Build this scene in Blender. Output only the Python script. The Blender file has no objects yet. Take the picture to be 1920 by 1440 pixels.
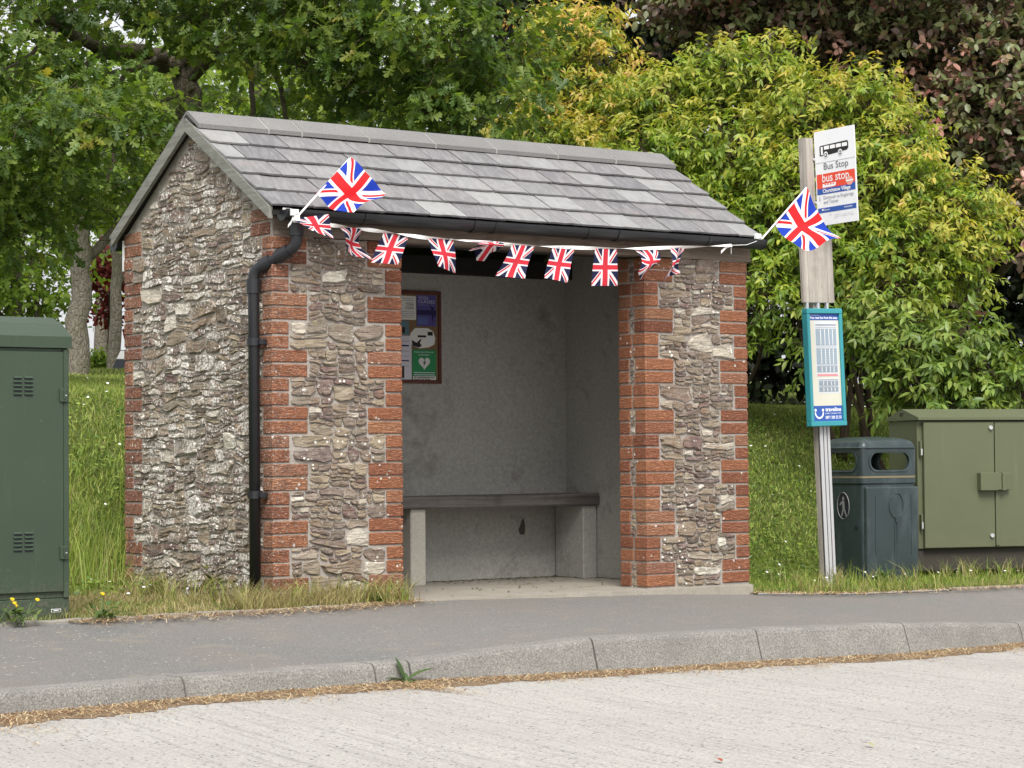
import bpy, math, random
import numpy as np
from mathutils import Vector, Matrix, noise as mnoise
random.seed(7); rng = np.random.default_rng(11)
S = bpy.context.scene
COL = S.collection
PI = math.pi

# ------------------------------------------------------------------ camera, sky, sun, exposure
CR = Vector((0.81318829, -0.5819453, -0.00802962)); CU = Vector((-0.01221404, -0.03085773, 0.99944916))
CF = Vector((0.58187251, 0.81264228, 0.03220105)); CC = Vector((-5.97176726, -10.49784425, 0.76755093)); FPX = 4302.76
cam = bpy.data.cameras.new('camera'); cam_o = bpy.data.objects.new('camera', cam); COL.objects.link(cam_o)
M = Matrix((CR, CU, -CF)).transposed().to_4x4(); M.translation = CC
cam_o.matrix_world = M
cam.sensor_width = 36; cam.lens = FPX / 1920 * 36; cam.clip_end = 2000; cam.clip_start = .1
S.camera = cam_o
SUN_EL, SUN_AZ = math.radians(50), math.radians(31)      # azimuth measured from -Y (street side) towards +X
W = bpy.data.worlds.new('World'); S.world = W; W.use_nodes = True
wn = W.node_tree.nodes; wl = W.node_tree.links; wn.clear()
sky = wn.new('ShaderNodeTexSky'); sky.sky_type = 'NISHITA'; sky.sun_disc = False
sky.sun_elevation = SUN_EL; sky.air_density = 1.2; sky.dust_density = 5.0; sky.ozone_density = 1.0
hs = wn.new('ShaderNodeHueSaturation'); hs.inputs['Saturation'].default_value = .22; hs.inputs['Value'].default_value = 1.0
bg = wn.new('ShaderNodeBackground'); bg.inputs['Strength'].default_value = .125
wo = wn.new('ShaderNodeOutputWorld')
ov = wn.new('ShaderNodeMix'); ov.data_type = 'RGBA'; ov.inputs[0].default_value = .5; ov.inputs[7].default_value = (7.2, 7.3, 7.5, 1)   # bright even overcast
wl.new(sky.outputs[0], hs.inputs['Color']); wl.new(hs.outputs[0], ov.inputs[6]); wl.new(ov.outputs[2], bg.inputs[0]); wl.new(bg.outputs[0], wo.inputs[0])
sun = bpy.data.lights.new('sun', 'SUN'); sun.energy = 2.7; sun.angle = math.radians(28); sun.color = (1, .965, .91)
sun_o = bpy.data.objects.new('sun', sun); COL.objects.link(sun_o)
sd = Vector((math.sin(-SUN_AZ) * math.cos(SUN_EL), -math.cos(SUN_AZ) * math.cos(SUN_EL), math.sin(SUN_EL)))
sun_o.rotation_euler = sd.to_track_quat('Z', 'Y').to_euler(); sun_o.location = sd * 40
sky.sun_rotation = math.atan2(sd.x, sd.y)
S.view_settings.view_transform = 'Standard'; S.view_settings.look = 'None'
S.view_settings.exposure = .55; S.view_settings.gamma = 1; S.view_settings.use_curve_mapping = False
S.cycles.max_bounces = 6; S.cycles.transparent_max_bounces = 4

# ------------------------------------------------------------------ measuring helpers (surveyed from the photograph)
def ray(px, py): return CF + CR * ((px - 960) / FPX) - CU * ((py - 720) / FPX)
def at(px, py, d): return CC + ray(px, py) * d
def on_y(px, py, y):
    d = ray(px, py); return CC + d * ((y - CC.y) / d.y)
def on_x(px, py, x):
    d = ray(px, py); return CC + d * ((x - CC.x) / d.x)
def on_pl(px, py, n, c):
    d = ray(px, py); return CC + d * ((c - n.dot(CC)) / n.dot(d))

# ------------------------------------------------------------------ object helpers
def empty(name, loc=(0, 0, 0), rot=(0, 0, 0)):
    o = bpy.data.objects.new(name, None); o.empty_display_size = .2
    o.location = loc; o.rotation_euler = rot; COL.objects.link(o); return o
def tag(o, label=None, cat=None, group=None, kind=None):
    for k, v in (('label', label), ('category', cat), ('group', group), ('kind', kind)):
        if v: o[k] = v
    return o
def link(name, me, mat=None, parent=None, smooth=False):
    if mat is not None and not me.materials: me.materials.append(mat)
    o = bpy.data.objects.new(name, me); COL.objects.link(o)
    if parent is not None: o.parent = parent
    if smooth: me.polygons.foreach_set('use_smooth', [True] * len(me.polygons))
    return o
class MB:
    def __init__(s): s.v = []; s.f = []; s.mi = []; s.m = 0
    def add(s, v, f):
        n = len(s.v); s.v += [tuple(p) for p in v]; s.f += [tuple(i + n for i in q) for q in f]; s.mi += [s.m] * len(f); return s
    def box(s, x0, x1, y0, y1, z0, z1):
        return s.add([(x0,y0,z0),(x1,y0,z0),(x1,y1,z0),(x0,y1,z0),(x0,y0,z1),(x1,y0,z1),(x1,y1,z1),(x0,y1,z1)],
                     [(0,3,2,1),(4,5,6,7),(0,1,5,4),(1,2,6,5),(2,3,7,6),(3,0,4,7)])
    def cbox(s, x0, x1, y0, y1, z0, z1, b=.004):
        c = ((x0+x1)/2,(y0+y1)/2,(z0+z1)/2); h = ((x1-x0)/2,(y1-y0)/2,(z1-z0)/2); v = []; idx = {}
        for sx in (-1,1):
            for sy in (-1,1):
                for sz in (-1,1):
                    for a in range(3):
                        q = [sx*(h[0]-b), sy*(h[1]-b), sz*(h[2]-b)]; sg = (sx,sy,sz); q[a] = sg[a]*h[a]
                        idx[(sx,sy,sz,a)] = len(v); v.append((c[0]+q[0],c[1]+q[1],c[2]+q[2]))
        f = []
        for a in range(3):
            b1, b2 = (a+1)%3, (a+2)%3
            for sg in (-1,1):
                q = []
                for (p1,p2) in ((-1,-1),(1,-1),(1,1),(-1,1)):
                    t = [0,0,0]; t[a]=sg; t[b1]=p1; t[b2]=p2; q.append(idx[(*t,a)])
                f.append(tuple(q if sg>0 else q[::-1]))
            for p1 in (-1,1):
                for p2 in (-1,1):
                    t0=[0,0,0]; t0[a]=-1; t0[b1]=p1; t0[b2]=p2; t1=list(t0); t1[a]=1
                    q=[idx[(*t0,b1)],idx[(*t1,b1)],idx[(*t1,b2)],idx[(*t0,b2)]]
                    f.append(tuple(q if p1*p2<0 else q[::-1]))
        for sx in (-1,1):
            for sy in (-1,1):
                for sz in (-1,1):
                    q=[idx[(sx,sy,sz,0)],idx[(sx,sy,sz,1)],idx[(sx,sy,sz,2)]]
                    f.append(tuple(q if sx*sy*sz>0 else q[::-1]))
        return s.add(v, f)
    def tube(s, pts, rad, n=10, cap=True, close=False):
        pts = [Vector(p) for p in pts]; m = len(pts)
        if not hasattr(rad, '__len__'): rad = [rad]*m
        base = len(s.v); up = None
        for i, p in enumerate(pts):
            d = (pts[min(i+1,m-1)] - pts[max(i-1,0)]).normalized()
            if up is None: up = Vector((0,0,1)) if abs(d.z)<.9 else Vector((1,0,0))
            a = d.cross(up).normalized(); b = a.cross(d).normalized(); up = b
            for k in range(n):
                t = 2*PI*k/n; s.v.append(tuple(p + (a*math.cos(t)+b*math.sin(t))*rad[i]))
        for i in range(m-1):
            for k in range(n):
                k2=(k+1)%n; s.f.append((base+i*n+k, base+i*n+k2, base+(i+1)*n+k2, base+(i+1)*n+k)); s.mi.append(s.m)
        if cap:
            s.f.append(tuple(base+k for k in range(n))[::-1]); s.f.append(tuple(base+(m-1)*n+k for k in range(n))); s.mi += [s.m]*2
        return s
    def prism(s, poly, ax, a0, a1):          # poly: 2D points in the other two axes, extruded along axis ax
        n = len(poly); o = [i for i in range(3) if i != ax]; v = []
        for a in (a0, a1):
            for p in poly:
                q = [0,0,0]; q[ax]=a; q[o[0]]=p[0]; q[o[1]]=p[1]; v.append(tuple(q))
        f = [tuple(range(n))[::-1], tuple(range(n,2*n))] + [(i,(i+1)%n,n+(i+1)%n,n+i) for i in range(n)]
        return s.add(v, f)
    def mesh(s, name, mats=None):
        me = bpy.data.meshes.new(name); me.from_pydata(s.v, [], s.f)
        for m_ in (mats or []): me.materials.append(m_)
        if mats and len(mats) > 1: me.polygons.foreach_set('material_index', s.mi)
        me.update(); return me
    def build(s, name, mat, parent=None, smooth=False):
        return link(name, s.mesh(name, [mat] if not isinstance(mat, list) else mat), None, parent, smooth)
def fattr(me, name, arr):
    a = me.attributes.new(name, 'FLOAT', 'POINT'); a.data.foreach_set('value', np.asarray(arr, dtype=np.float32))
def np_mesh(name, V, T, attrs=None):
    me = bpy.data.meshes.new(name); nv, nt = len(V), len(T)
    me.vertices.add(nv); me.vertices.foreach_set('co', np.asarray(V, dtype=np.float32).ravel())
    me.loops.add(nt*3); me.loops.foreach_set('vertex_index', np.asarray(T, dtype=np.int32).ravel())
    me.polygons.add(nt); me.polygons.foreach_set('loop_start', np.arange(0, nt*3, 3, dtype=np.int32))
    me.update(calc_edges=True); me.validate()
    for k, a in (attrs or {}).items(): fattr(me, k, a)
    return me
def smooth(me): me.polygons.foreach_set('use_smooth', [True]*len(me.polygons))

# ------------------------------------------------------------------ material helpers
class NT:
    def __init__(s, name):
        s.m = bpy.data.materials.new(name); s.m.use_nodes = True; s.t = s.m.node_tree; s.t.nodes.clear()
        s.out = s.t.nodes.new('ShaderNodeOutputMaterial')
    def n(s, typ, ins=None, out=0, **kw):
        nd = s.t.nodes.new('ShaderNode'+typ)
        for k, v in kw.items(): setattr(nd, k, v)
        for k, v in (ins or {}).items():
            if isinstance(v, bpy.types.NodeSocket): s.t.links.new(v, nd.inputs[k])
            else: nd.inputs[k].default_value = v
        return nd.outputs[out]
    def math(s, op, a, b=0., c=None, clamp=False):
        nd = s.t.nodes.new('ShaderNodeMath'); nd.operation = op; nd.use_clamp = clamp
        for i, v in enumerate((a, b) if c is None else (a, b, c)):
            if isinstance(v, bpy.types.NodeSocket): s.t.links.new(v, nd.inputs[i])
            else: nd.inputs[i].default_value = v
        return nd.outputs[0]
    def pos(s): return s.n('NewGeometry', out='Position')
    def map(s, vec, scale=(1,1,1), rot=(0,0,0), loc=(0,0,0)):
        return s.n('Mapping', {'Vector': vec, 'Scale': scale, 'Rotation': rot, 'Location': loc})
    def noise(s, vec, scale, detail=4, rough=.55, out=0, dist=0.):
        return s.n('TexNoise', {'Vector': vec, 'Scale': scale, 'Detail': detail, 'Roughness': rough, 'Distortion': dist}, out)
    def vor(s, vec, scale, feature='F1', out=0, rand=1.):
        return s.n('TexVoronoi', {'Vector': vec, 'Scale': scale, 'Randomness': rand}, out, feature=feature)
    def ramp(s, fac, stops, interp='LINEAR'):
        nd = s.t.nodes.new('ShaderNodeValToRGB'); s.t.links.new(fac, nd.inputs[0]); cr = nd.color_ramp; cr.interpolation = interp
        while len(cr.elements) < len(stops): cr.elements.new(.5)
        for e, (p, c) in zip(cr.elements, stops): e.position = p; e.color = (*c, 1) if len(c) == 3 else c
        return nd.outputs[0]
    def step(s, x, lo, hi):
        return s.n('MapRange', {'Value': x, 'From Min': lo, 'From Max': hi, 'To Min': 0., 'To Max': 1.}, clamp=True)
    def mix(s, fac, a, b, mode='MIX'):
        nd = s.t.nodes.new('ShaderNodeMix'); nd.data_type = 'RGBA'; nd.blend_type = mode
        for i, v in ((0, fac), (6, a), (7, b)):
            if isinstance(v, bpy.types.NodeSocket): s.t.links.new(v, nd.inputs[i])
            else: nd.inputs[i].default_value = (*v, 1) if hasattr(v, '__len__') and len(v) == 3 else v
        return nd.outputs[2]
    def attr(s, name): return s.n('Attribute', out='Fac', attribute_name=name)
    def rnd(s): return s.n('ObjectInfo', out='Random')
    def bump(s, h, strength=.5, dist=.01, nrm=None):
        ins = {'Height': h, 'Strength': strength, 'Distance': dist}
        if nrm is not None: ins['Normal'] = nrm
        return s.n('Bump', ins)
    def bsdf(s, col, rough=.7, nrm=None, spec=.4, metal=0., **kw):
        ins = {'Base Color': (*col, 1) if isinstance(col, tuple) else col, 'Roughness': rough, 'Specular IOR Level': spec, 'Metallic': metal}
        if nrm is not None: ins['Normal'] = nrm
        ins.update(kw)
        return s.n('BsdfPrincipled', ins)
    def done(s, sh): s.t.links.new(sh, s.out.inputs[0]); return s.m
MATS = {}
def plain(name, col, rough=.6, spec=.4, metal=0., var=.12, scale=12., bump=0.):
    if name in MATS: return MATS[name]
    t = NT(name); p = t.pos(); nz = t.noise(p, scale, 5)
    c = t.mix(nz, tuple(x*(1-var) for x in col), tuple(min(1, x*(1+var)) for x in col))
    nrm = t.bump(t.noise(p, scale*6, 3), bump, .004) if bump else None
    MATS[name] = t.done(t.bsdf(c, rough, nrm, spec, metal)); return MATS[name]

def stone_mat(name, lichen):
    t = NT(name); p = t.pos(); r = t.attr('rnd')
    base = t.ramp(r, [(0,(.12,.095,.078)),(.2,(.27,.205,.145)),(.36,(.155,.115,.108)),(.52,(.33,.265,.185)),(.66,(.22,.185,.145)),(.8,(.165,.105,.095)),(.93,(.38,.325,.25)),(1,(.62,.58,.50))])
    off = t.n('VectorMath', {0: p, 1: t.n('CombineXYZ', {'X': t.math('MULTIPLY', r, 13.), 'Y': t.math('MULTIPLY', r, 7.), 'Z': t.math('MULTIPLY', r, 3.)})}, operation='ADD')
    lay = t.noise(t.map(off, (9,9,52)), 1., 5, .65, dist=.6)
    med = t.noise(off, 26., 6, .7)
    c = t.mix(t.math('MULTIPLY', t.step(lay, .50, .68), .72), base, (.065,.052,.045))
    c = t.mix(t.math('MULTIPLY', t.step(med, .45, .8), .8), c, (.36,.32,.26))
    # rust-brown staining
    c = t.mix(t.math('MULTIPLY', t.step(t.noise(off, 9., 3), .55, .7), .45), c, (.20,.115,.06))
    # crusty lichens: pale grey blotches with shapes of their own
    big = t.noise(p, 5., 3)
    crust = t.math('ADD', t.noise(p, 55., 7, .72), t.math('MULTIPLY', t.math('SUBTRACT', big, .5), .3))
    r2 = t.math('FRACT', t.math('MULTIPLY', r, 37.7)); th = t.math('SUBTRACT', .66-lichen*.05, t.math('MULTIPLY', r2, .04+lichen*.16))
    cm = t.step(t.math('SUBTRACT', crust, th), 0., .03)
    sepx = t.math('ADD', t.math('MULTIPLY', med, .5), .5)
    c = t.mix(t.math('MULTIPLY', cm, .88), c, t.mix(t.step(med, .35, .65), (.52,.485,.435), (.82,.79,.74)))
    sp = t.vor(p, 30.); spn = t.noise(p, 3.1, 2)
    dot = t.math('MULTIPLY', t.step(t.math('ADD', sp, t.math('MULTIPLY', t.noise(p, 90., 2), .12)), .30, .24), t.step(spn, .56-lichen*.08, .60-lichen*.08))
    c = t.mix(dot, c, (.74,.73,.68))
    og = t.math('MULTIPLY', t.step(t.noise(p, 17., 4), .66, .72), .5)
    c = t.mix(og, c, (.30,.25,.08))
    h = t.math('ADD', t.math('MULTIPLY', lay, 1.9), t.math('ADD', t.math('MULTIPLY', t.noise(off, 70., 5, .7), .5), t.math('MULTIPLY', cm, .12)))
    return t.done(t.bsdf(c, .88, t.bump(h, .8, .012), .25))
def brick_mat():
    t = NT('rustic_brick'); p = t.pos(); r = t.rnd()
    off = t.n('VectorMath', {0: p, 1: t.n('CombineXYZ', {'X': t.math('MULTIPLY', r, 9.), 'Y': t.math('MULTIPLY', r, 5.), 'Z': t.math('MULTIPLY', r, 7.)})}, operation='ADD')
    c = t.ramp(r, [(0,(.25,.095,.055)),(.25,(.39,.155,.08)),(.5,(.45,.19,.095)),(.7,(.31,.12,.07)),(.85,(.48,.235,.125)),(1,(.36,.18,.12))])
    wv = t.n('TexWave', {'Vector': t.map(off, (14,14,60)), 'Scale': 1., 'Distortion': 9., 'Detail': 3., 'Detail Scale': 1.6}, 1, bands_direction='Z')
    nz = t.noise(off, 60., 5, .7)
    c = t.mix(t.math('MULTIPLY', t.step(wv, .5, .1), .7), c, (.12,.042,.028))
    c = t.mix(t.math('MULTIPLY', t.step(nz, .5, .75), .55), c, (.55,.30,.19))
    x = t.n('SeparateXYZ', {0: p}, 0); side = t.step(x, .55, -.02)
    far = t.step(t.noise(p, 2.2, 3), .35, .65)
    am = t.math('MAXIMUM', t.math('MULTIPLY', side, .8), t.math('MULTIPLY', far, .25))
    sp = t.step(t.math('ADD', t.noise(p, 75., 5, .75), t.math('MULTIPLY', am, .13)), .655, .70)
    c = t.mix(t.math('MULTIPLY', sp, .85), c, (.58,.55,.50))
    drk = t.math('MULTIPLY', side, t.step(t.noise(p, 20., 4), .42, .66))
    c = t.mix(t.math('MULTIPLY', drk, .6), c, (.11,.06,.05))
    dots = t.math('MULTIPLY', t.step(t.vor(p, 26.), .22, .17), t.step(t.noise(p, 4., 2), .56, .6))
    c = t.mix(dots, c, (.72,.71,.66))
    h = t.math('ADD', wv, t.math('MULTIPLY', nz, .6))
    return t.done(t.bsdf(c, .85, t.bump(h, .9, .006), .25))
def mortar_mat():
    t = NT('lime_mortar'); p = t.pos()
    c = t.ramp(t.noise(p, 14., 6, .65), [(.25,(.25,.215,.19)),(.5,(.36,.325,.29)),(.8,(.47,.435,.395))])
    h = t.noise(p, 55., 6, .7)
    return t.done(t.bsdf(c, .95, t.bump(h, .9, .012), .15))
def slate_mat():
    t = NT('grey_slate'); p = t.pos(); r = t.rnd()
    off = t.n('VectorMath', {0: p, 1: t.n('CombineXYZ', {'X': t.math('MULTIPLY', r, 19.), 'Y': t.math('MULTIPLY', r, 3.), 'Z': 0.})}, operation='ADD')
    c = t.ramp(r, [(0,(.125,.122,.128)),(.3,(.18,.174,.176)),(.55,(.15,.14,.147)),(.8,(.215,.21,.212)),(.93,(.245,.246,.246)),(1,(.285,.285,.28))])
    st = t.noise(t.map(t.map(off, rot=(math.radians(-32),0,math.radians(12))), (38,7,38)), 1., 5, .6)
    c = t.mix(t.math('MULTIPLY', t.step(st, .42, .80), .5), c, (.37,.366,.36))
    c = t.mix(t.math('MULTIPLY', t.step(t.noise(off, 11., 5, .65), .52, .72), .55), c, (.14,.135,.145))
    c = t.mix(t.math('MULTIPLY', t.step(t.noise(p, 120., 3), .66, .72), .6), c, (.55,.55,.52))
    c = t.mix(t.math('MULTIPLY', t.step(t.noise(off, 5., 3), .6, .7), .25), c, (.28,.22,.20))
    h = t.math('ADD', st, t.noise(off, 34., 4))
    return t.done(t.bsdf(c, .6, t.bump(h, .32, .004), .45))
def speck_mat(name, a, b, scale=160., rough=.9, bump=.4, big=1.2, bd=.004, stain=None, warm=None):
    t = NT(name); p = t.pos()
    c = t.ramp(t.noise(p, scale, 3, .7), [(.3, a), (.7, b)])
    c = t.mix(t.math('MULTIPLY', t.step(t.noise(p, big, 5), .35, .75), .35), c, tuple(x*.62 for x in a))
    if stain: c = t.mix(t.math('MULTIPLY', t.step(t.noise(p, 3.7, 6, .68), .55, .74), .75), c, stain)
    if warm: c = t.mix(t.math('MULTIPLY', t.step(t.noise(p, 42., 5, .7), .58, .68), .5), c, warm)
    return t.done(t.bsdf(c, rough, t.bump(t.noise(p, scale*.8, 4, .7), bump, bd), .3))
def wood_mat(name, a, b, axis=0, rough=.8):
    t = NT(name); p = t.pos(); sc = [34, 34, 34]; sc[axis] = 1.6
    g = t.noise(t.map(p, tuple(sc)), 1., 6, .7, dist=.8)
    c = t.ramp(g, [(.3, a), (.7, b)])
    c = t.mix(t.math('MULTIPLY', t.step(t.noise(p, 6., 5, .7), .5, .75), .5), c, tuple(x*.45 for x in a))
    return t.done(t.bsdf(c, rough, t.bump(g, .6, .004), .3))
def leaf_mat(name, stops, age=None, trans=.32, rough=.5, spec=.35):
    t = NT(name); r = t.attr('rnd'); r = t.math('ADD', r, t.math('MULTIPLY', t.math('SUBTRACT', t.noise(t.pos(), 2.3, 3), .5), .9), clamp=True)
    c = t.ramp(r, stops)
    if age:
        c = t.mix(t.attr('age'), c, t.ramp(r, age))
    c = t.mix(t.math('MULTIPLY', t.noise(t.pos(), 60., 2), .25), c, t.mix(.5, c, (.02,.03,.01)))
    b = t.bsdf(c, rough, None, spec)
    tr = t.n('BsdfTranslucent', {'Color': t.mix(1., c, (1.25,1.3,.55), 'MULTIPLY')})
    return t.done(t.n('MixShader', {0: trans, 1: b, 2: tr}))
def bark_mat(name, a, b, moss=(.11,.115,.05)):
    t = NT(name); p = t.pos()
    v = t.vor(t.map(p, (1,1,.45)), 30., 'DISTANCE_TO_EDGE')
    n = t.noise(t.map(p, (1,1,.4)), 26., 6, .7)
    c = t.ramp(n, [(.3, a), (.7, b)])
    c = t.mix(t.math('MULTIPLY', t.step(t.noise(p, 5., 4), .45, .7), .6), c, moss)
    h = t.math('ADD', n, t.math('MULTIPLY', t.step(v, 0., .15), .3))
    return t.done(t.bsdf(c, .95, t.bump(h, 1., .03), .1))
def flag_mat(name, blue, red, white, portrait=False):
    t = NT(name); uv = t.n('UVMap'); sep = t.t.nodes.new('ShaderNodeSeparateXYZ'); t.t.links.new(uv, sep.inputs[0])
    W_, H_ = 50., 32.
    x = t.math('MULTIPLY', t.math('SUBTRACT', sep.outputs[0], .5), W_); y = t.math('MULTIPLY', t.math('SUBTRACT', sep.outputs[1], .5), H_)
    L = math.hypot(W_, H_); ax = t.math('ABSOLUTE', x); ay = t.math('ABSOLUTE', y)
    d1 = t.math('DIVIDE', t.math('SUBTRACT', t.math('MULTIPLY', y, W_), t.math('MULTIPLY', x, H_)), L)
    d2 = t.math('DIVIDE', t.math('ADD', t.math('MULTIPLY', y, W_), t.math('MULTIPLY', x, H_)), L)
    sg = t.math('SIGN', x)
    lt = lambda a, v: t.math('LESS_THAN', a, v)
    white_m = t.math('MAXIMUM', t.math('MAXIMUM', lt(t.math('ABSOLUTE', d1), 3.0), lt(t.math('ABSOLUTE', d2), 3.0)), t.math('MAXIMUM', lt(ax, 5.3), lt(ay, 5.3)))
    def sal(d, s):
        q = t.math('MULTIPLY', t.math('MULTIPLY', d, sg), s)
        return t.math('MULTIPLY', t.math('GREATER_THAN', q, .05), lt(q, 2.05))
    salt = t.math('MULTIPLY', t.math('MAXIMUM', sal(d1, -1.), sal(d2, -1.)), t.math('MINIMUM', t.math('GREATER_THAN', ax, 5.3), t.math('GREATER_THAN', ay, 5.3)))
    cross = t.math('MAXIMUM', lt(ax, 3.2), lt(ay, 3.2))
    c = t.mix(white_m, blue, white); c = t.mix(t.math('MAXIMUM', salt, cross), c, red)
    b = t.bsdf(c, .7, t.bump(t.noise(t.pos(), 420., 2), .15, .001), .2)
    tr = t.n('BsdfTranslucent', {'Color': c})
    return t.done(t.n('MixShader', {0: .28, 1: b, 2: tr}))

STONE_SIDE = stone_mat('lichened_stone', .78); STONE_FRONT = stone_mat('rubble_stone', .12)
BRICK = brick_mat(); MORTAR = mortar_mat(); SLATE = slate_mat()
RIDGE = speck_mat('ridge_concrete', (.15,.145,.145), (.25,.245,.24), 150., .9, .5, 3.)
RENDER = speck_mat('cement_render', (.30,.295,.272), (.42,.41,.38), 45., .95, .5, 1.1, stain=(.135,.13,.115))
FLOORC = speck_mat('worn_concrete', (.27,.245,.205), (.37,.34,.29), 90., .95, .4, 2.5, stain=(.19,.15,.10))
KERBM = speck_mat('kerb_concrete', (.11,.105,.098), (.39,.375,.345), 130., .92, .9, 4., stain=(.17,.16,.145), bd=.007)
EDGM = speck_mat('edging_concrete', (.20,.185,.16), (.32,.30,.26), 120., .95, .6, 4.)
BARGE = wood_mat('verge_board', (.14,.14,.122), (.27,.27,.24), 1)
BEAM = wood_mat('weathered_beam', (.10,.075,.058), (.25,.205,.16), 0)
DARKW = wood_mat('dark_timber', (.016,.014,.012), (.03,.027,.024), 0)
BENCHW = wood_mat('bench_timber', (.045,.038,.036), (.15,.135,.125), 0, .6)
POSTW = wood_mat('silvered_timber', (.24,.21,.185), (.47,.435,.385), 2)
BLACKP = plain('black_plastic', (.014,.015,.018), .36, .5, var=.3, scale=6.)
WHITEP = plain('white_plastic', (.78,.78,.77), .4)
GREEN = None

# ------------------------------------------------------------------ ground
RN = Vector((.015, 0., 1.)).normalized(); RC = RN.dot(Vector((-1., 0., -.205)))
def zroad(x): return -.205 - .015*(x + 1.)
def lerp_tab(x, tab):
    xs, ys = zip(*tab); return np.interp(x, xs, ys)
YB = [(-30,-.30),(-.3,-.30),(.25,-.30),(.78,-.075),(2.55,-.085),(3.3,-.14),(3.7,-.12),(4.3,-.06),(6,-.15),(30,-1.2)]
ZB = [(-30,.0),(1.,.0),(2.6,-.03),(4.2,-.1),(6,-.11),(30,-.2)]
def sstep(t): t = np.clip(t, 0, 1); return t*t*(3-2*t)
def zg(x, y):
    x = np.asarray(x, float); y = np.asarray(y, float)
    b = lerp_tab(x, ZB)
    h = 1.22*sstep((y-1.55)/3.1) + .072*np.clip(y-4.2, 0, 9.8) - .30*np.clip(y-15.5, 0, 60) ** .9*.6
    und = .025*np.sin(x*1.7+y*.8)*np.sin(y*1.3-x*.4)*np.clip((y-1.5)/2, 0, 1)
    ins = (x > .02) & (x < 3.29) & (y > -.12) & (y < 1.73) & ((x > .8) | (y > .02))
    return b + h + und + .012*np.clip((y+.3)/.4, 0, 1) - .22*ins
# lawn
def grid(xs, ys, zf):
    X, Y = np.meshgrid(xs, ys); Z = zf(X, Y); nx, ny = len(xs), len(ys)
    V = np.stack([X, Y, Z], -1).reshape(-1, 3); i = np.arange(nx*ny).reshape(ny, nx)
    a, b, c, d = i[:-1,:-1].ravel(), i[:-1,1:].ravel(), i[1:,1:].ravel(), i[1:,:-1].ravel()
    return V, np.concatenate([np.stack([a,b,c],1), np.stack([a,c,d],1)])
xs = np.unique(np.concatenate([np.linspace(-60,-4,15), np.linspace(-4,14,91), np.linspace(14,80,18)]))
ts = np.concatenate([np.linspace(0,6,40), np.linspace(6.3,20,40), np.linspace(21,70,26)])
X, Tt = np.meshgrid(xs, ts); Y = lerp_tab(X, YB) + Tt
Z = zg(X, Y); nx, ny = len(xs), len(ts)
ii = np.arange(nx*ny).reshape(ny, nx); a, b, c, d = ii[:-1,:-1].ravel(), ii[:-1,1:].ravel(), ii[1:,1:].ravel(), ii[1:,:-1].ravel()
t = NT('lawn_soil'); p = t.pos()
c1 = t.ramp(t.noise(p, 3., 6, .65), [(.3,(.075,.11,.026)),(.55,(.115,.155,.038)),(.75,(.19,.175,.075))])
c1 = t.mix(t.noise(p, 60., 4, .7), c1, (.05,.06,.02))
LAWNM = t.done(t.bsdf(c1, .95, t.bump(t.noise(p, 40., 4), 1., .03), .1))
me = np_mesh('lawn', np.stack([X,Y,Z],-1).reshape(-1,3), np.concatenate([np.stack([a,b,c],1), np.stack([a,c,d],1)])); smooth(me)
tag(link('lawn', me, LAWNM), kind='structure')

# kerb line: bottom edge surveyed on the road plane, with the height of the upstand at every joint
kpx = [(0,1345,.09),(350,1313,.092),(707,1285,.092),(772,1281,.095),(1122,1262,.158),(1430,1243,.162),(1708,1228,.16),(1920,1208,.115)]
kp = [(on_pl(x, y, RN, RC), h) for x, y, h in kpx]
d0 = (kp[0][0]-kp[1][0]).normalized(); d1 = (kp[-1][0]-kp[-2][0]).normalized()
kl = []
q = kp[0][0].copy(); pre = []
for k in range(22): q = q + d0*.92; pre.append((Vector((q.x, q.y, zroad(q.x))), .09))
q = kp[-1][0].copy(); post = []
for k in range(26): q = q + d1*.92; post.append((Vector((q.x, q.y, zroad(q.x))), .10))
KL = pre[::-1] + kp + post
# one kerb corner between the first frame edge and x=350 lies out of frame, every other point is a joint
def knorm(i):
    a_, b_ = KL[max(i-1,0)][0], KL[min(i+1,len(KL)-1)][0]; d_ = (b_-a_).normalized(); return Vector((-d_.y, d_.x, 0)).normalized()
kerb = tag(empty('kerb', KL[0][0]), kind='structure')
kerb.location = (0,0,0)
def kprof(P, h, n, i=0.):
    pr = [(0,-.05),(0,.0),(.012+.22*max(0,h-.09), h*.55),(.018+.35*max(0,h-.09), h-.022),(.028+.35*max(0,h-.09), h-.006),(.045+.35*max(0,h-.09), h),(.145+.3*max(0,h-.09), h+.001),(.15+.3*max(0,h-.09), h-.05)]
    return [P + n*o + Vector((0,0,z)) for o, z in pr]
for i in range(len(KL)-1):
    (p0,h0),(p1,h1) = KL[i], KL[i+1]; dr = (p1-p0).normalized(); n0, n1 = knorm(i), knorm(i+1); mb = MB(); rings = []
    K = 5; g = .0045
    for k in range(K+1):
        f_ = k/K; P = p0.lerp(p1, f_); hh = h0+(h1-h0)*f_; nn = n0.lerp(n1, f_).normalized()
        P = P + dr*(g if k == 0 else -g if k == K else 0)
        jit = random.uniform(-.0015,.0015)
        rings.append(kprof(P + nn*jit, hh+random.uniform(-.0015,.0015), nn))
    m = len(rings[0]); v = [q for r_ in rings for q in r_]
    f_ = [(a_*m+j, (a_+1)*m+j, (a_+1)*m+j+1, a_*m+j+1) for a_ in range(K) for j in range(m-1)]
    f_ += [tuple(range(m)), tuple(range(K*m, K*m+m))[::-1]]
    o = mb.add(v, f_).build('kerb_stone', KERBM, kerb)
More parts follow.
